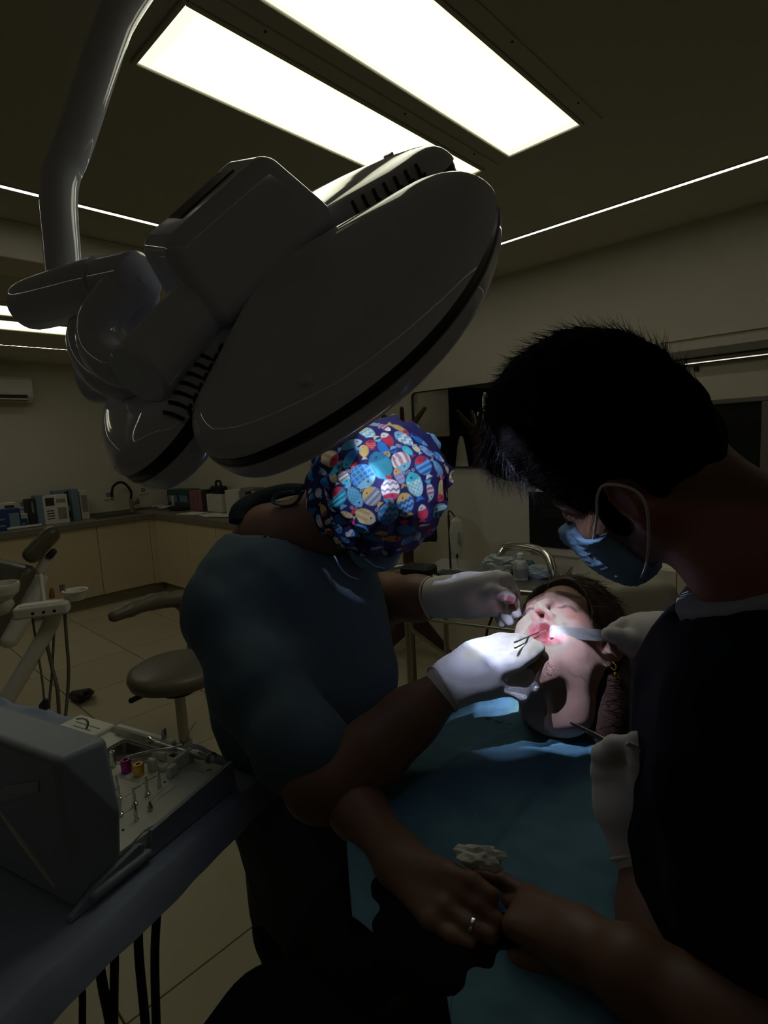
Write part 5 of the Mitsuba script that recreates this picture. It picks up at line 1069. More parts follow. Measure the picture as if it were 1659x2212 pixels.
obj('base', kput(cat(bbox((0.006, 0.004, ZK), (KL, KW - 0.004, ZK + 0.010), 0.002), bbox((0.006, KW - 0.009, ZK + 0.009), (KL, KW - 0.004, ZK + 0.031), 0.001), bbox((0.006, 0.004, ZK + 0.009), (0.011, KW - 0.004, ZK + 0.031), 0.001))), 'm_kit', kit)
obj('side_wall', kput(wall_y(side, -0.004, 0.003)), 'm_lid', kit)
obj('side_wall', kput(wall_y(Polygon([(KW - 0.045, 0.0), (KW - 0.047, 0.026), (KW - 0.040, 0.030), (KW + 0.030, 0.018), (KW + 0.060, 0.004), (KW + 0.062, 0)]), -0.004, 0.004)), 'm_lid', kit)
top = Polygon([(0.006, 0.003), (0.006, KW - 0.075), (0.010, KW - 0.060), (0.004, KW - 0.035), (0.004, KW - 0.002), (KL, KW - 0.002), (KL, 0.003)])
well = sbox(0.155, 0.012, 0.258, 0.068).buffer(-0.008).buffer(0.008); sl_ = sbox(0.098, 0.006, 0.135, 0.018)
plate = top.difference(well).difference(sl_)
obj('plate', kput(prism(plate, ZK + 0.030, ZK + 0.0345)), 'm_kit', kit)
obj('well', kput(cat(prism(well.buffer(-0.0005), ZK + 0.0105, ZK + 0.0120), prism(Polygon(well.buffer(0.0015).exterior.coords, [well.buffer(-0.0002).exterior.coords]), ZK + 0.0105, ZK + 0.0302))), 'm_steel_dull', kit)
obj('well_rim', kput(prism(Polygon(well.buffer(0.003).exterior.coords, [well.exterior.coords]), ZK + 0.0345, ZK + 0.0362)), 'm_steel_dull', kit)
obj('slot', kput(prism(sl_.buffer(-0.0005), ZK + 0.0301, ZK + 0.0306)), 'm_black', kit)
zt = ZK + 0.0345
obj('back_rail', kput(bbox((0.14, -0.010, ZK), (0.295, 0.004, ZK + 0.050), 0.003)), 'm_kit', kit)
lp = obj('label_plate', kput(bbox((0.312, -0.012, ZK), (KL, 0.055, ZK + 0.043), 0.003)), 'm_kit', kit)
for i, (a_, b_) in enumerate(((0.325, 0.40), (0.335, 0.39))): obj('printed_line', kput(bbox((a_, 0.012 + 0.012 * i, ZK + 0.0431), (b_, 0.015 + 0.012 * i, ZK + 0.0434), 0.0001)), 'm_grey', lp)
def kpix(px, py, z=None): return on(px, py, 2, zt if z is None else z)
for (px, py, w_, d_, hgt) in ((330, 1663, 0.016, 0.010, 0.020), (345, 1640, 0.034, 0.008, 0.014), (373, 1676, 0.012, 0.018, 0.018), (356, 1662, 0.012, 0.016, 0.008), (398, 1652, 0.010, 0.040, 0.022), (384, 1662, 0.009, 0.030, 0.012)):
    q = kpix(px, py); M = frame(q, x=KB, y=-KA); obj('holder_block', put(cbox((w_, d_, hgt), 0.002, (0, 0, hgt / 2)), M), 'm_kit', kit)
def drill(px, py, h, kind, label):
    b = kpix(px, py); prof = {'t': [(0, 0), (0.0035, 0), (0.0035, 0.002), (0.0022, 0.003), (0.0020, 0.006), (0.0026, 0.008), (0.0024, h * 0.55), (0.0012, h * 0.92), (0.0003, h), (0, h)],
        'c': [(0, 0), (0.0042, 0), (0.0046, 0.002), (0.0042, 0.0045), (0.0022, 0.0055), (0.0024, h * 0.5), (0.0019, h), (0, h)], 'k': [(0, 0), (0.0045, 0), (0.0045, h * 0.2), (0.0040, h * 0.22), (0.0036, h), (0, h)],
        's': [(0, 0), (0.0036, 0), (0.0044, 0.004), (0.003, 0.008), (0.0016, h), (0, h)], 'w': [(0, 0), (0.0085, 0), (0.0085, h * 0.9), (0.0080, h), (0.004, h), (0.004, h * 0.8), (0, h * 0.8)]}[kind]
    one('drill', put(lathe(prof, 16), frame(b, x=V(1, 0, 0), z=V(0, 0, 1))), 'm_steel', label, 'drill bit', 'steel drill bits standing in the kit', smooth=30)
D_ = [(232, 1697, .021, 'k', 'short thick drill bit beside the kit lid, upper row'), (254, 1704, .024, 't', 'drill bit in the upper row, right of the thick one'), (258, 1728, .026, 'c', 'collared drill bit in the middle of the left column'), (228, 1751, .024, 'c', 'collared drill bit nearest the kit lid'),
      (261, 1762, .031, 'c', 'long collared drill bit in the lowest left row'), (292, 1739, .029, 'c', 'slim drill bit in the centre of the kit'), (295, 1772, .030, 't', 'lowest slender drill bit in the kit'), (319, 1718, .032, 'c', 'tall drill bit right of the kit centre'),
      (345, 1700, .038, 't', 'tallest drill bit, at the right end of its row'), (325, 1750, .014, 's', 'very short drill bit standing apart at the lower right'), (212, 1690, .022, 'k', 'drill bit half hidden by the kit lid')]
for d in D_: drill(*d)
def driver(px, py, r, h, m, label, c='driver tip'):
    b = kpix(px, py); one('driver', put(lathe([(0, 0), (r, 0), (r, h * 0.86), (r * 0.9, h), (r * 0.45, h), (r * 0.45, h * 0.7), (0, h * 0.7)], 18), frame(b, x=V(1, 0, 0), z=V(0, 0, 1))), m, label, c, smooth=30)
driver(216, 1648, 0.0085, 0.027, 'm_steel', 'wide steel driver barrel beside the well of the kit'); driver(246, 1656, 0.0048, 0.028, 'm_steel', 'narrow steel driver barrel in front of the well')
driver(274, 1667, 0.0085, 0.022, 'm_purple', 'purple metal driver cap in the kit'); driver(301, 1674, 0.0085, 0.020, 'm_gold', 'gold metal driver cap in the kit')
driver(198, 1638, 0.007, 0.03, 'm_steel', 'steel driver at the edge of the kit lid')
p = kpix(357, 1612); one('torque_pin', put(lathe([(0, 0), (0.010, 0), (0.010, 0.008), (0.0045, 0.009), (0.0045, 0.033), (0.003, 0.035), (0, 0.035)], 16), frame(p, x=V(1, 0, 0), z=V(0, 0, 1))), 'm_steel', 'upright steel pin on the kit', 'pin', smooth=30)
wr = thing('torque_wrench', 'steel torque wrench lying across the back of the kit, with a ring at its end', 'wrench')
w0, w1, w2 = kpix(328, 1600, zt + 0.018), kpix(414, 1626, zt + 0.018), kpix(455, 1637, zt + 0.018)
obj('shaft', tube([w0, (w0 + w1) / 2, w1], [0.0035, 0.0025, 0.003], 12, 4), 'm_steel', wr, True)
obj('tip', put(lathe([(0, 0), (0.004, 0), (0.0075, 0.006), (0.0075, 0.009), (0, 0.009)], 16), zframe(w0, w0 - w1)), 'm_steel', wr, 30)
obj('body', tube([w1, w1 + (w2 - w1) * 0.4, w2 - (w2 - w1) * 0.1], [0.006, 0.0075, 0.005], 12, 4), 'm_steel_dull', wr, 30)
M = zframe(w2, cam_vec(0.5, 0.3, -0.8)); obj('ring', tube([(M @ np.array([0.0085 * math.cos(t), 0.0085 * math.sin(t), 0, 1]))[:3] for t in np.linspace(0, 2 * np.pi, 33)], 0.0026, 8, raw=True, caps=False), 'm_steel_dull', wr, True)
obj('stud', cyl(kpix(427, 1622, zt + 0.020), kpix(427, 1622, zt + 0.030), 0.003, 12), 'm_steel', wr)
one('periotome', tube([kpix(272, 1634, zt + 0.014), kpix(330, 1622, zt + 0.022), kpix(388, 1612, zt + 0.020), kpix(398, 1602, zt + 0.03), at(409, 1580, 0.925), at(424, 1559, 0.915)], [0.0012, 0.0022, 0.0024, 0.002, 0.0012, 0.0006], 10, 6), 'm_steel', 'thin steel probe across the kit, its tip bent up to the right', 'probe', smooth=True)
one('forceps', tube([kpix(264, 1645, zt + 0.016), kpix(300, 1640, zt + 0.018), kpix(335, 1634, zt + 0.018), kpix(320, 1645, zt + 0.014), kpix(268, 1650, zt + 0.014)], 0.0012, 8, 6), 'm_steel', 'bent steel wire loop lying in front of the well', 'wire loop', smooth=True)
# print on the plate: thin lines and small marks
def mark(x0, y0, x1, y1, w_=0.0007):
    a, b = kpix(x0, y0, zt + 0.0001), kpix(x1, y1, zt + 0.0001); d = unit(b - a); s = np.cross(V(0, 0, 1), d) * w_ / 2
    v = np.array([a - s, b - s, b + s, a + s]); return trimesh.Trimesh(np.vstack([v, v + V(0, 0, 0.00025)]), [[4, 5, 6], [4, 6, 7], [0, 1, 5], [0, 5, 4], [1, 2, 6], [1, 6, 5], [2, 3, 7], [2, 7, 6], [3, 0, 4], [3, 4, 7]], process=False)
for q_ in (mark(270, 1722, 288, 1710), mark(330, 1725, 360, 1698), mark(340, 1728, 385, 1695), mark(245, 1770, 290, 1745), mark(228, 1670, 250, 1680), mark(222, 1703, 245, 1708), mark(260, 1680, 300, 1690), mark(420, 1665, 445, 1668), mark(236, 1785, 262, 1765)): obj('printed_line', q_, 'm_grey', kit)
for q_ in ((284, 1708, 305, 1696, 0.002), (308, 1694, 322, 1685, 0.002), (324, 1684, 338, 1676, 0.002), (446, 1664, 458, 1662, 0.004)): obj('printed_bar', mark(*q_), 'm_orange', kit)
for (px, py) in ((232, 1783), (266, 1794), (356, 1690)): one('empty_hole', cyl(kpix(px, py, zt - 0.0002), kpix(px, py, zt + 0.0004), 0.002, 10), 'm_black', {232: 'small empty drill hole near the kit lid', 266: 'small empty drill hole near the front of the kit', 356: 'small empty hole right of the tallest drill bit'}[px], 'hole')
# the lid: a thick shell standing on its edge, leaning a little
L0 = on(160, 1972, 2, ZK); lx, ly = unit(on(0, 1880, 2, ZK) - L0), None
lx = unit(KB * 0.985 + KA * 0.0); ln_ = unit(np.cross(lx, V(0, 0, 1))); 
if ln_ @ (CAM - L0) < 0: ln_ = -ln_
lid_h, lid_t, lid_w = 0.205, 0.072, 0.34
lup = unit(V(0, 0, 1) - ln_ * -0.02)
LM = np.eye(4); LM[:3, 0], LM[:3, 1], LM[:3, 2], LM[:3, 3] = lx, -ln_, V(0, 0, 1), L0     # local x left, y away from us, z up
def lput(mesh): return put(mesh, LM)
lid = obj('lid', lput(hull([((0.010, 0.012, 0.010), 0.010), ((lid_w, 0.012, 0.010), 0.010), ((0.006, 0.010, lid_h - 0.01), 0.010), ((lid_w, 0.010, lid_h - 0.01), 0.010),
    ((0.010, lid_t - 0.01, 0.012), 0.010), ((lid_w, lid_t - 0.01, 0.012), 0.010), ((-0.006, lid_t - 0.012, lid_h * 0.50), 0.010), ((0.012, lid_t - 0.01, lid_h - 0.02), 0.012), ((lid_w, lid_t - 0.01, lid_h - 0.02), 0.012)], 3)), 'm_lid', kit, 30)
def tri(pts_, d0, d1): 
    m_ = prism(Polygon(pts_), d0, d1); M_ = np.eye(4); M_[:3, :3] = [[1, 0, 0], [0, 0, 1], [0, 1, 0]]; m_ = put(m_, M_); return lput(m_)
obj('slit', tri([(0.036, lid_h - 0.036), (0.110, lid_h - 0.062), (0.180, lid_h - 0.110), (0.10, lid_h - 0.078), (0.040, lid_h - 0.052)], -0.0012, 0.002), 'm_steel_dull', lid)
obj('slit', tri([(0.036, 0.022), (0.10, 0.062), (0.18, 0.125), (0.095, 0.068)], -0.0012, 0.002), 'm_kit', lid)  # slits are pale insets: light showing through them put into colour
obj('hinge', lput(hull([((-0.012, 0.02, 0.012), 0.006), ((-0.012, lid_t + 0.03, 0.010), 0.006), ((0.02, lid_t, 0.01), 0.008)], 2)), 'm_lid', kit, 30)
cb = thing('plastic_clip', 'small dark clip sticking up behind the kit lid', 'clip')
p = at(100, 1527, 1.05); obj('clip', hull([(p, 0.006), (p + V(0, 0, 0.012), 0.005), (p + TB * 0.012, 0.006)], 2), 'm_dark', cb, True)
one('clear_tube', tube([at(165, 1553, 0.98), at(182, 1552, 0.985), at(190, 1562, 0.985), at(186, 1575, 0.98)], 0.002, 8, 6), 'm_steel_dull', 'thin looped clear tube beside the top of the kit lid', 'tube', smooth=True)
# ================================================================ STOOL, SECOND CHAIR, TROLLEY, COUNTER
st = thing('dental_stool', 'taupe dental stool with a round seat and a curved armrest behind the dentist', 'stool')
sc_ = at(382, 1445, 2.35); SZ = sc_[2]; S0 = V(sc_[0], sc_[1], 0)
obj('seat', put(lathe([(0, -0.055), (0.15, -0.055), (0.188, -0.040), (0.198, -0.015), (0.192, 0.010), (0.165, 0.026), (0.08, 0.030), (0, 0.030)], 48), frame(V(S0[0], S0[1], SZ), x=V(1, 0, 0), z=V(0, 0, 1))), 'm_vinyl', st, True)
obj('piston', cat(cyl(S0 + V(0, 0, 0.12), S0 + V(0, 0, SZ - 0.10), 0.022, 18), cyl(S0 + V(0, 0, 0.08), S0 + V(0, 0, 0.32), 0.032, 18)), 'm_steel_dull', st)
obj('seat_plate', cyl(S0 + V(0, 0, SZ - 0.10), S0 + V(0, 0, SZ - 0.052), 0.07, 20), 'm_dark', st)
lv = at(322, 1495, 2.3); obj('lever', tube([V(S0[0], S0[1], SZ - 0.09), at(340, 1490, 2.32), lv], 0.006, 8), 'm_dark', st, True)
obj('lever_paddle', hull([(at(318, 1497, 2.3), 0.010), (at(284, 1513, 2.28), 0.012)], 2), 'm_black', st, True)
for i in range(5):
    a = 2 * np.pi * i / 5 + 0.3; d = V(math.cos(a), math.sin(a), 0)
    l = obj('leg', hull([(S0 + V(0, 0, 0.105) + d * 0.03, 0.024), (S0 + V(0, 0, 0.080) + d * 0.28, 0.014)], 2), 'm_dark', st, True)
    obj('castor', cyl(S0 + d * 0.28 + V(0, 0, 0.03) - np.cross(d, V(0, 0, 1)) * 0.02, S0 + d * 0.28 + V(0, 0, 0.03) + np.cross(d, V(0, 0, 1)) * 0.02, 0.03, 18, 0.006), 'm_black', l)
# curved armrest on a broad stem
a0, a1, a2, a3, a4 = at(247, 1331, 2.30), at(282, 1316, 2.36), at(330, 1300, 2.45), at(390, 1293, 2.55), at(450, 1300, 2.62)
def armrest(P):
    q = [a0, a1, a2, a3, a4, at(500, 1325, 2.66)]; d = None
    for i in range(5):
        e = sd_cap(P, q[i] , q[i + 1], (0.026, 0.030, 0.034, 0.038, 0.042, 0.042)[i], (0.026, 0.030, 0.034, 0.038, 0.042, 0.042)[i + 1]); d = e if d is None else smin(d, e, 0.02)
    stem = [at(410, 1312, 2.58), at(428, 1360, 2.58), at(432, 1400, 2.56), at(425, 1440, 2.52)]
    for i in range(3): d = smin(d, sd_cap(P, stem[i], stem[i + 1], 0.050, 0.050), 0.03)
    return d
lo = np.min([a0, a4, at(425, 1450, 2.52), at(500, 1325, 2.66)], 0) - 0.09; hi = np.max([a0, a4, a2, at(500, 1300, 2.66)], 0) + 0.09
obj('armrest', net(armrest, lo, hi, 0.012), 'm_vinyl', st, True)
one('foot_pedal', cat(hull([(on(160, 1502, 2, 0.03), 0.03), (on(190, 1497, 2, 0.03), 0.03), (on(176, 1505, 2, 0.05), 0.03)], 2), tube([on(180, 1498, 2, 0.06), on(195, 1494, 2, 0.08), on(200, 1496, 2, 0.02)], 0.012, 8)), 'm_black', 'black foot pedal on the floor beyond the instrument table', 'foot pedal', smooth=30)

# second dental chair and its unit
c2 = thing('dental_chair', 'second dental chair with an olive vinyl headrest at the left edge', 'dental chair')
hp_, hq_ = at(108, 1158, 3.15), at(72, 1196, 3.10)
Rh = np.array([unit(at(300, 1120, 3.1) * 0 + cam_vec(-0.35, -0.1, 0.93)), unit(hp_ - hq_), unit(np.cross(cam_vec(-0.35, -0.1, 0.93), hp_ - hq_))])
Rh[0] = np.cross(Rh[1], Rh[2])
obj('headrest', net(lambda P: sd_box(P, (hp_ + hq_) / 2, (0.125, 0.115, 0.044), 0.042, Rh), (hp_ + hq_) / 2 - 0.22, (hp_ + hq_) / 2 + 0.22, 0.012), 'm_olive', c2, True)
bp_, bq_ = at(68, 1222, 3.05), at(-70, 1470, 2.80)
Rb = np.array([Rh[0], unit(bp_ - bq_), np.cross(Rh[0], unit(bp_ - bq_))]); Rb[0] = np.cross(Rb[1], unit(Rb[2])); Rb[2] = unit(Rb[2])
side_b = unit(cam_vec(-1.0, -0.10, 0.35)); side_b = unit(side_b - Rb[1] * (side_b @ Rb[1])); Rb = np.array([side_b, Rb[1], np.cross(side_b, Rb[1])])
bc_ = (bp_ + bq_) / 2 + side_b * 0.20
obj('backrest', net(lambda P: sd_box(P, bc_, (0.24, np.linalg.norm(bp_ - bq_) / 2, 0.04), 0.038, Rb), bc_ - 0.60, bc_ + 0.60, 0.018), 'm_olive', c2, True)
obj('headrest_bracket', hull([(at(112, 1200, 3.13), 0.02), (at(88, 1232, 3.1), 0.028), (at(100, 1210, 3.12), 0.03)], 2), 'm_white', c2, True)
obj('headrest_knob', hull([(at(115, 1192, 3.1), 0.018), (at(108, 1200, 3.1), 0.02)], 2), 'm_dark', c2, True)
obj('rear_cover', hull([(at(60, 1262, 3.1), 0.03), (at(95, 1250, 3.1), 0.02), (at(20, 1380, 2.95), 0.05), (at(60, 1330, 3.0), 0.03)], 2), 'm_white', c2, True)
obj('seat', bbox((-3.9, -0.45, 0.42), (-3.2, 0.30, 0.56), 0.05), 'm_olive', c2, 30)
obj('base', cat(bbox((-3.7, -0.2, 0.06), (-3.4, 0.3, 0.43), 0.03), bbox((-3.85, -0.4, 0), (-3.25, 0.5, 0.06), 0.02)), 'm_white', c2)
bw = thing('spittoon_bowl', 'white spittoon bowl at the left edge before the second chair', 'bowl')
b0 = at(-6, 1268, 2.35)
obj('bowl', put(lathe([(0, -0.06), (0.05, -0.055), (0.075, -0.03), (0.083, 0.0), (0.080, 0.012), (0.074, 0.012), (0.070, -0.01), (0.03, -0.03), (0, -0.032)], 36), frame(b0, x=V(1, 0, 0), z=V(0, 0, 1))), 'm_white', bw, 30)
bl = at(-170, 1330, 2.3)
obj('bracket', tube([b0 + V(0, 0, -0.05), b0 + V(0, 0, -0.09), bl, V(bl[0], bl[1], 0.6)], 0.035, 16, 6), 'm_white', bw, True)
obj('column', cyl(V(bl[0], bl[1], 0), V(bl[0], bl[1], 0.8), 0.09, 24, 0.02), 'm_white', bw, 30)
un = thing('assistant_unit', 'white assistant tray arm with instrument holders and hanging hoses at the left', 'dental unit')
u0, u1, u2 = at(38, 1318, 2.15), at(140, 1290, 2.2), at(162, 1278, 2.25)
ud = unit(u1 - u0); ul = np.cross(V(0, 0, 1), ud); UM = frame(u0, x=ud, z=V(0, 0, 1)); Lu = np.linalg.norm(u1 - u0)
obj('tray', put(hull([((x, y, z), 0.010) for x in (0, Lu) for y in (-0.03, 0.03) for z in (-0.022, 0.004)], 2), UM), 'm_white', un, 30)
obj('pad', put(cbox((Lu * 0.9, 0.055, 0.005), 0.002, (Lu * 0.52, 0, 0.0155)), UM), 'm_white', un)
for i in range(3): obj('button', put(cyl((Lu * (0.35 + 0.22 * i), -0.041, -0.012), (Lu * (0.35 + 0.22 * i), -0.037, -0.012), 0.006, 10), UM), 'm_black', un)
obj('dish', put(lathe([(0, -0.03), (0.03, -0.03), (0.045, 0.008), (0.049, 0.008), (0.048, 0.012), (0.041, 0.010), (0.03, -0.012), (0, -0.014)], 28), frame(u2 + V(0, 0, -0.004), x=ud, z=V(0, 0, 1))), 'm_white', un, 30)
obj('arm', tube([at(120, 1318, 2.2), at(112, 1340, 2.22), at(95, 1375, 2.22), at(15, 1510, 2.15), at(-40, 1600, 2.1)], [0.028, 0.032, 0.03, 0.03, 0.03], 16, 6), 'm_white', un, True)
obj('suction_tip', tube([at(112, 1292, 2.24), at(112, 1280, 2.24), at(111, 1270, 2.24)], [0.010, 0.009, 0.005], 10), 'm_orange', un, True)
obj('syringe', cat(cyl(at(135, 1280, 2.25), at(132, 1263, 2.25), 0.008, 12), cyl(at(139, 1278, 2.25), at(137, 1262, 2.25), 0.006, 12)), 'm_steel', un)
obj('holder_post', hull([(at(88, 1243, 2.35), 0.008), (at(95, 1300, 2.3), 0.010)], 1), 'm_white', un, True)
for i, q in enumerate(([(69, 1327, 2.2), (75, 1368, 2.2), (82, 1410, 2.2), (93, 1485, 2.2), (98, 1560, 2.2)], [(96, 1325, 2.2), (100, 1380, 2.22), (112, 1440, 2.22), (124, 1490, 2.2), (128, 1560, 2.2)], [(118, 1340, 2.25), (115, 1400, 2.25), (112, 1460, 2.25), (108, 1500, 2.25), (104, 1560, 2.2)], [(139, 1308, 2.25), (143, 1370, 2.25), (148, 1440, 2.25), (146, 1500, 2.25), (140, 1560, 2.22)])):
    obj('hose', tube(pts(*q), (0.004, 0.007, 0.005, 0.0065)[i], 8, 6), 'm_hose', un, True)

# ---------------------------------------------------------------- trolley with the drip stand behind the patient
tr = thing('steel_trolley', 'steel trolley with a bent tube handle behind the patient\'s head', 'trolley')
ZT = 0.80
ta, tbq, tc_, td = on(880, 1268, 2, ZT), on(1195, 1268, 2, ZT), on(1230, 1232, 2, ZT), on(1040, 1225, 2, ZT)
t0, t1 = at(870, 1275, 2.25), at(1190, 1262, 1.95)
tx = unit(V(t1[0] - t0[0], t1[1] - t0[1], 0)); ty = np.cross(V(0, 0, 1), tx); ZT = at(1140, 1256, 2.1)[2]; Lt = np.linalg.norm((t1 - t0)[:2])
TO = V(t0[0], t0[1], 0); TRM = frame(TO, x=tx, y=ty)
def tp(x, y, z): return (TRM @ np.array([x, y, z, 1]))[:3]
obj('top', put(bbox((0.0, -0.02, ZT - 0.02), (Lt, 0.40, ZT), 0.004), TRM), 'm_steel_dull', tr)
obj('shelf', put(bbox((0.0, -0.02, 0.30), (Lt, 0.40, 0.315), 0.004), TRM), 'm_steel_dull', tr)
for x in (0.015, Lt - 0.015):
    for y in (0.0, 0.385):
        l = obj('leg', put(cyl((x, y, 0.07), (x, y, ZT), 0.013, 14), TRM), 'm_steel_dull', tr)
        obj('castor', put(cyl((x, y - 0.012, 0.035), (x, y + 0.012, 0.035), 0.035, 16, 0.005), TRM), 'm_black', l)
obj('cross_bar', put(cat(cyl((0.015, 0.0, ZT - 0.16), (Lt - 0.015, 0.0, ZT - 0.16), 0.006, 10), cyl((0.015, 0.0, ZT - 0.20), (0.30, 0.385, 0.35), 0.008, 10)), TRM), 'm_steel_dull', tr)
h = [at(1078, 1232, 2.25), at(1080, 1200, 2.25), at(1094, 1182, 2.25), at(1130, 1181, 2.15), at(1165, 1189, 2.07), at(1184, 1204, 2.03), at(1194, 1235, 2.0), at(1196, 1262, 2.0)]
obj('handle', tube(h, 0.016, 14, 8), 'm_steel', tr, True)
h2 = [at(850, 1228, 2.3), at(870, 1226, 2.28), at(905, 1236, 2.22), at(940, 1250, 2.17), at(955, 1262, 2.15), at(960, 1280, 2.14)]
obj('handle', tube(h2, 0.016, 14, 8), 'm_steel', tr, True)
def on_t(px, py): q = on(px, py, 2, ZT + 0.001); return q
ds = thing('drip_stand', 'thin dark drip pole with a curved hook rising from the trolley', 'drip stand')
pb_ = at(974, 1250, 2.35); pt_ = at(969, 1112, 2.35)
obj('pole', cyl(V(pt_[0], pt_[1], ZT + 0.001), pt_, 0.005, 10), 'm_dark', ds)
obj('hook', tube([pt_, pt_ + V(0, 0, 0.015), at(972, 1104, 2.35), at(978, 1110, 2.35), at(984, 1118, 2.35)], 0.003, 8), 'm_dark', ds, True)
bg = thing('saline_bag', 'clear saline bag hanging from the drip hook', 'drip bag')
mat('m_bag', (0.42, 0.42, 0.37), 0.25, 0.5)
obj('bag', hull([(at(978, 1128, 2.35), 0.010), (at(992, 1128, 2.35), 0.010), (at(977, 1150, 2.35), 0.013), (at(995, 1150, 2.35), 0.013), (at(980, 1190, 2.35), 0.012), (at(993, 1190, 2.35), 0.012), (at(986, 1204, 2.35), 0.008), (at(985, 1118, 2.35), 0.004)], 2), 'm_bag', bg, 30)
obj('label', tube([at(992, 1150, 2.325), at(992, 1170, 2.325)], 0.004, 6, flat=2.0), 'm_grey', bg)
obj('valve', cyl(at(987, 1196, 2.345), at(987, 1205, 2.345), 0.006, 10), 'm_black', bg)
obj('line', tube([at(987, 1204, 2.35), at(988, 1222, 2.35), at(985, 1240, 2.33), at(982, 1262, 2.3)], 0.0025, 8), 'm_bag', bg, True)
bt = thing('plastic_bottle', 'white plastic bottle standing on the trolley under the tube handle', 'bottle')
q = on_t(1125, 1252); s_b = 1.0
obj('body', put(lathe([(0, 0), (0.026, 0), (0.028, 0.004), (0.028, 0.060), (0.022, 0.072), (0.010, 0.078), (0.010, 0.084), (0, 0.084)], 24), frame(q, x=V(1, 0, 0), z=V(0, 0, 1))), 'm_bag', bt, 30)
obj('cap', cyl(q + V(0, 0, 0.0845), q + V(0, 0, 0.104), 0.012, 16, 0.002), 'm_white', bt)
obj('label', put(lathe([(0.0284, 0.012), (0.0287, 0.012), (0.0287, 0.046), (0.0284, 0.046)], 24), frame(q, x=V(1, 0, 0), z=V(0, 0, 1))), 'm_grey', bt)
def bagmesh(c, w, d, hgt, seed, flat=0.5):
    P = trimesh.creation.icosphere(subdivisions=4); v = P.vertices.copy()
    s = np.sign(v) * np.abs(v) ** 0.7; r = 1 + 0.16 * nz(v, 3.2, seed) + 0.09 * nz(v, 8, seed)
    P.vertices = c + (s * r[:, None] * V(w, d, hgt)) @ np.array([tx, ty, V(0, 0, 1)]) + V(0, 0, hgt * 0.98); return P
mat('m_clear', (0.30, 0.36, 0.36), 0.2, 0.6)
one('plastic_pouch', bagmesh(on_t(1085, 1236), 0.075, 0.05, 0.035, 1), 'm_clear', 'crumpled clear sterile pouch left of the white bottle', 'pouch')
one('plastic_pouch', bagmesh(on_t(1165, 1246), 0.055, 0.04, 0.022, 5), 'm_clear', 'crumpled clear sterile pouch right of the white bottle', 'pouch')
one('instrument_pack', put(cbox((0.16, 0.10, 0.03), 0.008, (0, 0, 0.015)), frame(on_t(1108, 1228), x=tx, z=V(0, 0, 1))), 'm_green', 'flat green sterile pack behind the white bottle', 'pack')
one('black_case', put(cbox((0.13, 0.09, 0.06), 0.01, (0, 0, 0.03)), frame(on_t(905, 1252), x=tx, z=V(0, 0, 1))), 'm_black', 'black case on the trolley beside the grey tube rail', 'case')
one('steel_dish', put(cbox((0.11, 0.07, 0.02), 0.004, (0, 0, 0.010)), frame(on_t(975, 1246), x=tx, z=V(0, 0, 1))), 'm_dark', 'dark shallow dish on the trolley at the foot of the drip pole', 'dish')
one('cable', tube([on_t(950, 1250), on_t(985, 1240) + V(0, 0, 0.02), on_t(1010, 1246) + V(0, 0, 0.01), on_t(1030, 1240)], 0.003, 8), 'm_bag', 'pale cable loosely coiled on the trolley near the raised glove', 'cable', smooth=True)
one('floor_cable', tube([tp(0.25, 0.36, 0.75), tp(0.20, 0.42, 0.62), tp(0.22, 0.44, 0.40), tp(0.30, 0.5, 0.10), tp(0.5, 0.55, 0.012), tp(0.8, 0.5, 0.012)], 0.006, 8), 'm_black', 'black cable hanging behind the trolley legs', 'cable', smooth=True)

# white cabinet behind the headrest
wc = thing('white_cabinet', 'white low cabinet with two doors behind the headrest', 'cabinet')
xa, xb, xc = on(1380, 1300, 1, 2.62)[0], on(1461, 1300, 1, 2.62)[0], on(1620, 1300, 1, 2.62)[0]
zt_ = on(1480, 1235, 1, 2.62)[2]
obj('body', bbox((xa - 0.12, 2.645, 0.06), (xc, YB - 0.001, zt_), 0.003), 'm_wall', wc)
obj('door', bbox((xa - 0.118, 2.62, 0.065), (xb - 0.002, 2.643, zt_ - 0.003), 0.002), 'm_wall', wc)
obj('door', bbox((xb + 0.002, 2.62, 0.065), (xc, 2.643, zt_ - 0.003), 0.002), 'm_wall', wc)
obj('plinth', bbox((xa - 0.10, 2.67, 0.0), (xc - 0.02, YB - 0.01, 0.06), 0.002), 'm_plinth', wc)

# ---------------------------------------------------------------- things on the worktop
ZC = 0.901
def cbx(px, py, w, d, hgt, m, name, label, cat_, wall, group=None, rot=0.0, off=0.0, front=None):
    # a carton whose front foot is seen at px, py; wall 'L' faces +x, 'B' faces -y
    c = on(px, py, 0 if wall == 'L' else 1, (XL + 0.30 + off) if wall == 'L' else (YB - 0.30 - off))
    x = V(0, 1, 0) if wall == 'L' else V(1, 0, 0); n_ = V(1, 0, 0) if wall == 'L' else V(0, -1, 0)
    c, s = V(c[0], c[1], ZC), math.radians(rot); x, n_ = x * math.cos(s) + n_ * math.sin(s), n_ * math.cos(s) - x * math.sin(s)
    M = frame(c, x=x, z=V(0, 0, 1))
    t = thing(name, label, cat_, group)
    obj('body', put(cbox((w, d, hgt), 0.003, (0, d / 2, hgt / 2)) if False else cbox((w, d, hgt), 0.003, (0, 0, hgt / 2)), M), m, t)
    f0 = -1 if (M[:3, 1] @ n_) < 0 else 1
    for (x0, z0, x1, z1, mm) in front or []:
        obj('print', put(cbox(((x1 - x0) * w, 0.001, (z1 - z0) * hgt), 0.0002, ((x0 + x1 - 1) * w / 2, f0 * (d / 2 + 0.0004), (z0 + z1) / 2 * hgt)), M), mm, t)
    return t
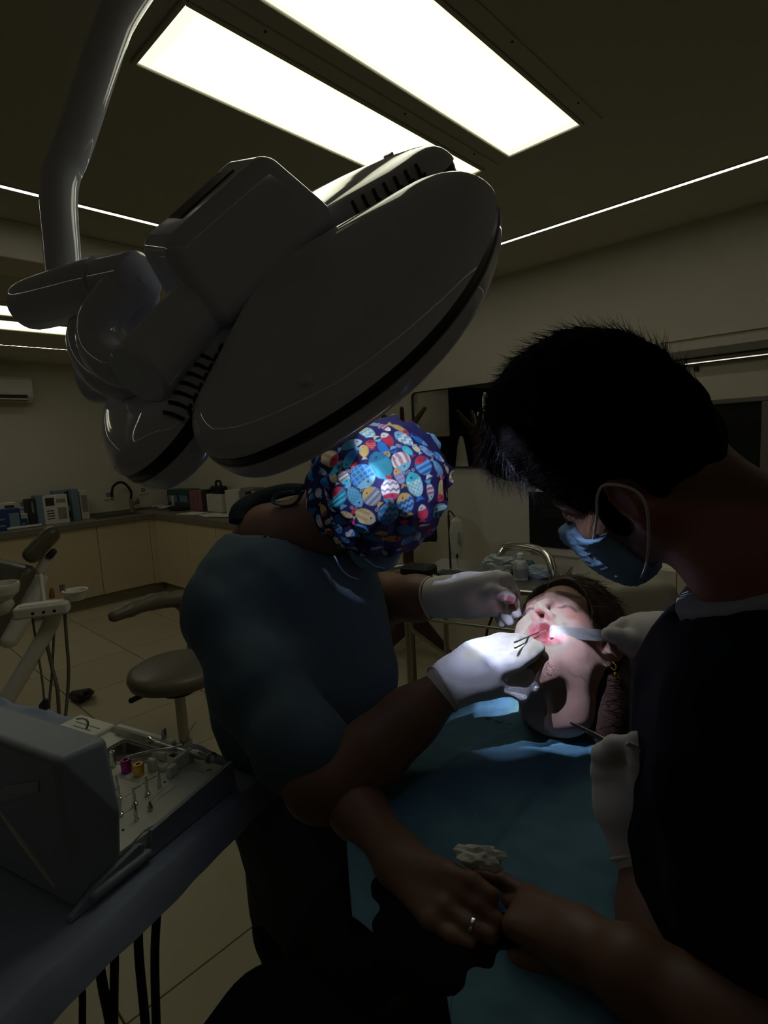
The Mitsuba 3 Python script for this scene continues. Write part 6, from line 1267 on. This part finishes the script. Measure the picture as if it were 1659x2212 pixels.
lines = [(0.12, 0.18 + 0.09 * i, 0.42, 0.22 + 0.09 * i, 'm_dark') for i in range(4)]
cbx(124, 1126, 0.215, 0.09, 0.29, 'm_paper', 'device_carton', 'white carton with dark printed panels in the middle of the box group', 'carton', 'L', rot=12, off=0.04, front=lines + [(0.1, 0.64, 0.46, 0.92, 'm_dark'), (0.54, 0.72, 0.92, 0.86, 'm_grey'), (0.56, 0.14, 0.92, 0.56, 'm_grey'), (0.76, 0.16, 0.9, 0.32, 'm_dark')])
cbx(89, 1128, 0.08, 0.16, 0.30, 'm_lblue', 'glove_box', 'dark blue carton left of the white carton', 'carton', 'L', off=-0.02)
cbx(70, 1129, 0.08, 0.16, 0.27, 'm_dark', 'glove_box', 'dark green carton at the left end of the box group', 'carton', 'L', off=-0.04, front=[(0.4, 0.5, 0.6, 0.9, 'm_grey')])
cbx(138, 1121, 0.17, 0.10, 0.325, 'm_lblue', 'glove_box', 'tall blue and grey carton behind the white carton', 'carton', 'L', off=-0.13, front=[(0.62, 0.1, 0.95, 0.95, 'm_dark'), (0.7, 0.3, 0.9, 0.5, 'm_paper')])
cbx(163, 1115, 0.07, 0.12, 0.33, 'm_lblue', 'glove_box', 'slim grey-blue carton right of the white carton', 'carton', 'L', off=-0.06)
cbx(181, 1112, 0.08, 0.12, 0.30, 'm_paper', 'glove_box', 'pale carton with a dark window at the right end of the box group', 'carton', 'L', off=-0.10, front=[(0.2, 0.25, 0.9, 0.85, 'm_grey')])
cbx(4, 1136, 0.30, 0.14, 0.20, 'm_blue', 'blue_box', 'deep blue carton at the left edge of the worktop', 'carton', 'L', off=0.04, front=[(0.05, 0.2, 0.55, 0.28, 'm_lblue'), (0.05, 0.5, 0.55, 0.58, 'm_lblue'), (0.68, 0.1, 0.95, 0.8, 'm_lblue')])
cbx(16, 1128, 0.16, 0.10, 0.25, 'm_paper', 'paper_box', 'white carton behind the deep blue one', 'carton', 'L', off=-0.10, front=[(0.4, 0.8, 0.9, 0.9, 'm_dark')])
cbx(42, 1129, 0.12, 0.10, 0.085, 'm_blue', 'blue_box', 'small blue box between the two groups of cartons', 'box', 'L', off=0.0, front=[(0.2, 0.3, 0.8, 0.6, 'm_lblue')])
cbx(56, 1129, 0.10, 0.09, 0.13, 'm_paper', 'paper_box', 'small white box right of the small blue box', 'box', 'L', off=-0.06)
for i, (px, py) in enumerate(((22, 1139), (40, 1135), (62, 1132))):
    one('cotton_roll_pack', hull([(on(px, py, 2, ZC + 0.016) * V(0, 1, 0) + V(-6.18, 0, ZC + 0.014) + V(0, -0.04, 0), 0.014), (on(px, py, 2, ZC + 0.016) * V(0, 1, 0) + V(-6.18, 0, ZC + 0.014) + V(0, 0.05, 0), 0.014)], 2), 'm_paper',
        ('small white packet lying before the deep blue carton', 'small white packet lying before the small blue box', 'small white packet lying left of the dark green carton')[i], 'packet', 'white packets on the worktop edge', smooth=True)
# along the back wall
yb = YB - 0.22
def bcol(px): return on(px, 1080, 1, yb)[0]
def bx(px0, px1, ytop, m, name, label, cat_, d=0.16, back=0.0, front=None, group=None):
    x0, x1 = bcol(px0), bcol(px1); z = on((px0 + px1) / 2, ytop, 1, yb)[2]; t = thing(name, label, cat_, group)
    y = yb + back; obj('body', bbox((x0, y, ZC), (x1, min(y + d, YB - 0.014), max(z, ZC + 0.02)), 0.004), m, t)
    for (a0, z0, a1, z1, mm) in front or []: obj('print', bbox((x0 + (x1 - x0) * a0, y - 0.001, ZC + (z - ZC) * z0), (x0 + (x1 - x0) * a1, y + 0.001, ZC + (z - ZC) * z1), 0.0002), mm, t)
    return t
bx(362, 385, 1058, 'm_green', 'teal_box', 'dark teal box with a pale label under the lamp head', 'box', front=[(0.1, 0.35, 0.9, 0.7, 'm_lblue')])
bx(386, 407, 1058, 'm_green', 'teal_box', 'dark teal box with a pale label, left of the pink boxes', 'box', front=[(0.1, 0.35, 0.9, 0.7, 'm_lblue')])
for i in range(3): bx(409 + 9 * i, 417 + 9 * i, 1060, 'm_pink', 'pink_box', ('leftmost pink box', 'middle pink box', 'rightmost pink box')[i] + ' on the back worktop', 'box', group='pink boxes')
bx(437, 445, 1058, 'm_dark', 'dark_folder', 'dark upright folder beside the pink boxes', 'folder')
bx(446, 478, 1068, 'm_paper', 'paper_box', 'cream carton with a black bag on it on the back worktop', 'carton')
kb_ = thing('black_bag', 'small black bag with a handle on top of the cream carton', 'bag')
zb = on(462, 1068, 1, yb)[2]; xm = (bcol(450) + bcol(474)) / 2
obj('body', bbox((bcol(450), yb + 0.02, zb + 0.001), (bcol(474), yb + 0.12, zb + 0.085), 0.02), 'm_black', kb_)
obj('handle', tube([V(xm - 0.05, yb + 0.07, zb + 0.08), V(xm - 0.04, yb + 0.07, zb + 0.13), V(xm + 0.04, yb + 0.07, zb + 0.13), V(xm + 0.05, yb + 0.07, zb + 0.08)], 0.012, 8), 'm_black', kb_, True)
bx(479, 508, 1060, 'm_white', 'white_box', 'plain white box right of the cream carton', 'box', back=0.04)
bx(509, 536, 1056, 'm_grey', 'grey_box', 'grey box behind the small white device', 'box', back=0.06)
dv_ = thing('desk_device', 'small white device with a dark screen on the back worktop', 'device')
xd = (bcol(500) + bcol(535)) / 2
obj('body', hull([(V(xd + sx * 0.07, yb - 0.10, ZC + 0.016), 0.014) for sx in (-1, 1)] + [(V(xd + sx * 0.07, yb + 0.0, ZC + 0.018), 0.014) for sx in (-1, 1)] + [(V(xd + sx * 0.06, yb + 0.01, ZC + 0.10), 0.012) for sx in (-1, 1)], 2), 'm_white', dv_, 30)
obj('screen', put(cbox((0.09, 0.05, 0.002), 0.0005), frame(V(xd - 0.01, yb - 0.058, ZC + 0.077), x=V(1, 0, 0), y=V(0, 0.75, 0.62))), 'm_black', dv_)
sn = thing('desk_scanner', 'white curved device with a black window beside the dentist\'s shoulder', 'device')
xs_ = bcol(553)
obj('body', hull([(V(xs_ - 0.05, yb, ZC + 0.04), 0.035), (V(xs_ + 0.06, yb, ZC + 0.04), 0.035), (V(xs_ + 0.02, yb - 0.03, ZC + 0.20), 0.045), (V(xs_ - 0.02, yb - 0.05, ZC + 0.21), 0.03)], 2), 'm_white', sn, True)
obj('window', hull([(V(xs_ - 0.045, yb - 0.065, ZC + 0.225), 0.018), (V(xs_ + 0.01, yb - 0.070, ZC + 0.235), 0.018)], 2), 'm_black', sn, True)
obj('band', hull([(V(xs_ - 0.05, yb - 0.03, ZC + 0.12), 0.02), (V(xs_ - 0.055, yb - 0.02, ZC + 0.06), 0.02)], 2), 'm_blue', sn, True)
for i, (px, py, w, r, lab) in enumerate(((415, 1101, 0.30, 8, 'white paper sheet lying at the left on the back worktop'), (455, 1103, 0.30, -12, 'white paper sheet lying in the middle of the back worktop'), (478, 1097, 0.28, 20, 'white paper sheet lying before the white device'))):
    c = on(px, py, 1, CY + 0.20 + 0.01 * i); one('paper_sheet', put(cbox((w, 0.21, 0.0012), 0.0003), frame(V(c[0], CY + 0.20 + 0.02 * i, ZC + 0.002 + 0.0018 * i), x=V(math.cos(math.radians(r)), math.sin(math.radians(r)), 0), z=V(0, 0, 1))), 'm_paper', lab, 'paper')
gp = np.random.default_rng(5)
one('cable_bundle', tube([V(bcol(365) + 0.16 * math.sin(3.1 * t) + 0.02 * t, yb - 0.12 + 0.05 * math.cos(4.3 * t), ZC + 0.012 + 0.01 * math.sin(7 * t) ** 2 + 0.004 * t) for t in np.linspace(0, 6, 40)], 0.009, 8, 3), 'm_paper', 'tangled pale cables before the teal boxes', 'cables', smooth=True)
one('cloth_heap', bagmesh(V(bcol(400), yb - 0.10, ZC), 0.13, 0.06, 0.028, 9), 'm_dark', 'dark folded pouch heap before the pink boxes', 'pouch')
one('white_cup', put(lathe([(0, 0), (0.03, 0), (0.036, 0.15), (0.033, 0.15), (0.028, 0.006), (0, 0.006)], 20), frame(V(-6.30, YB - 0.20, ZC), x=V(1, 0, 0), z=V(0, 0, 1))), 'm_paper', 'tall white cup in the corner of the worktop', 'cup', smooth=30)
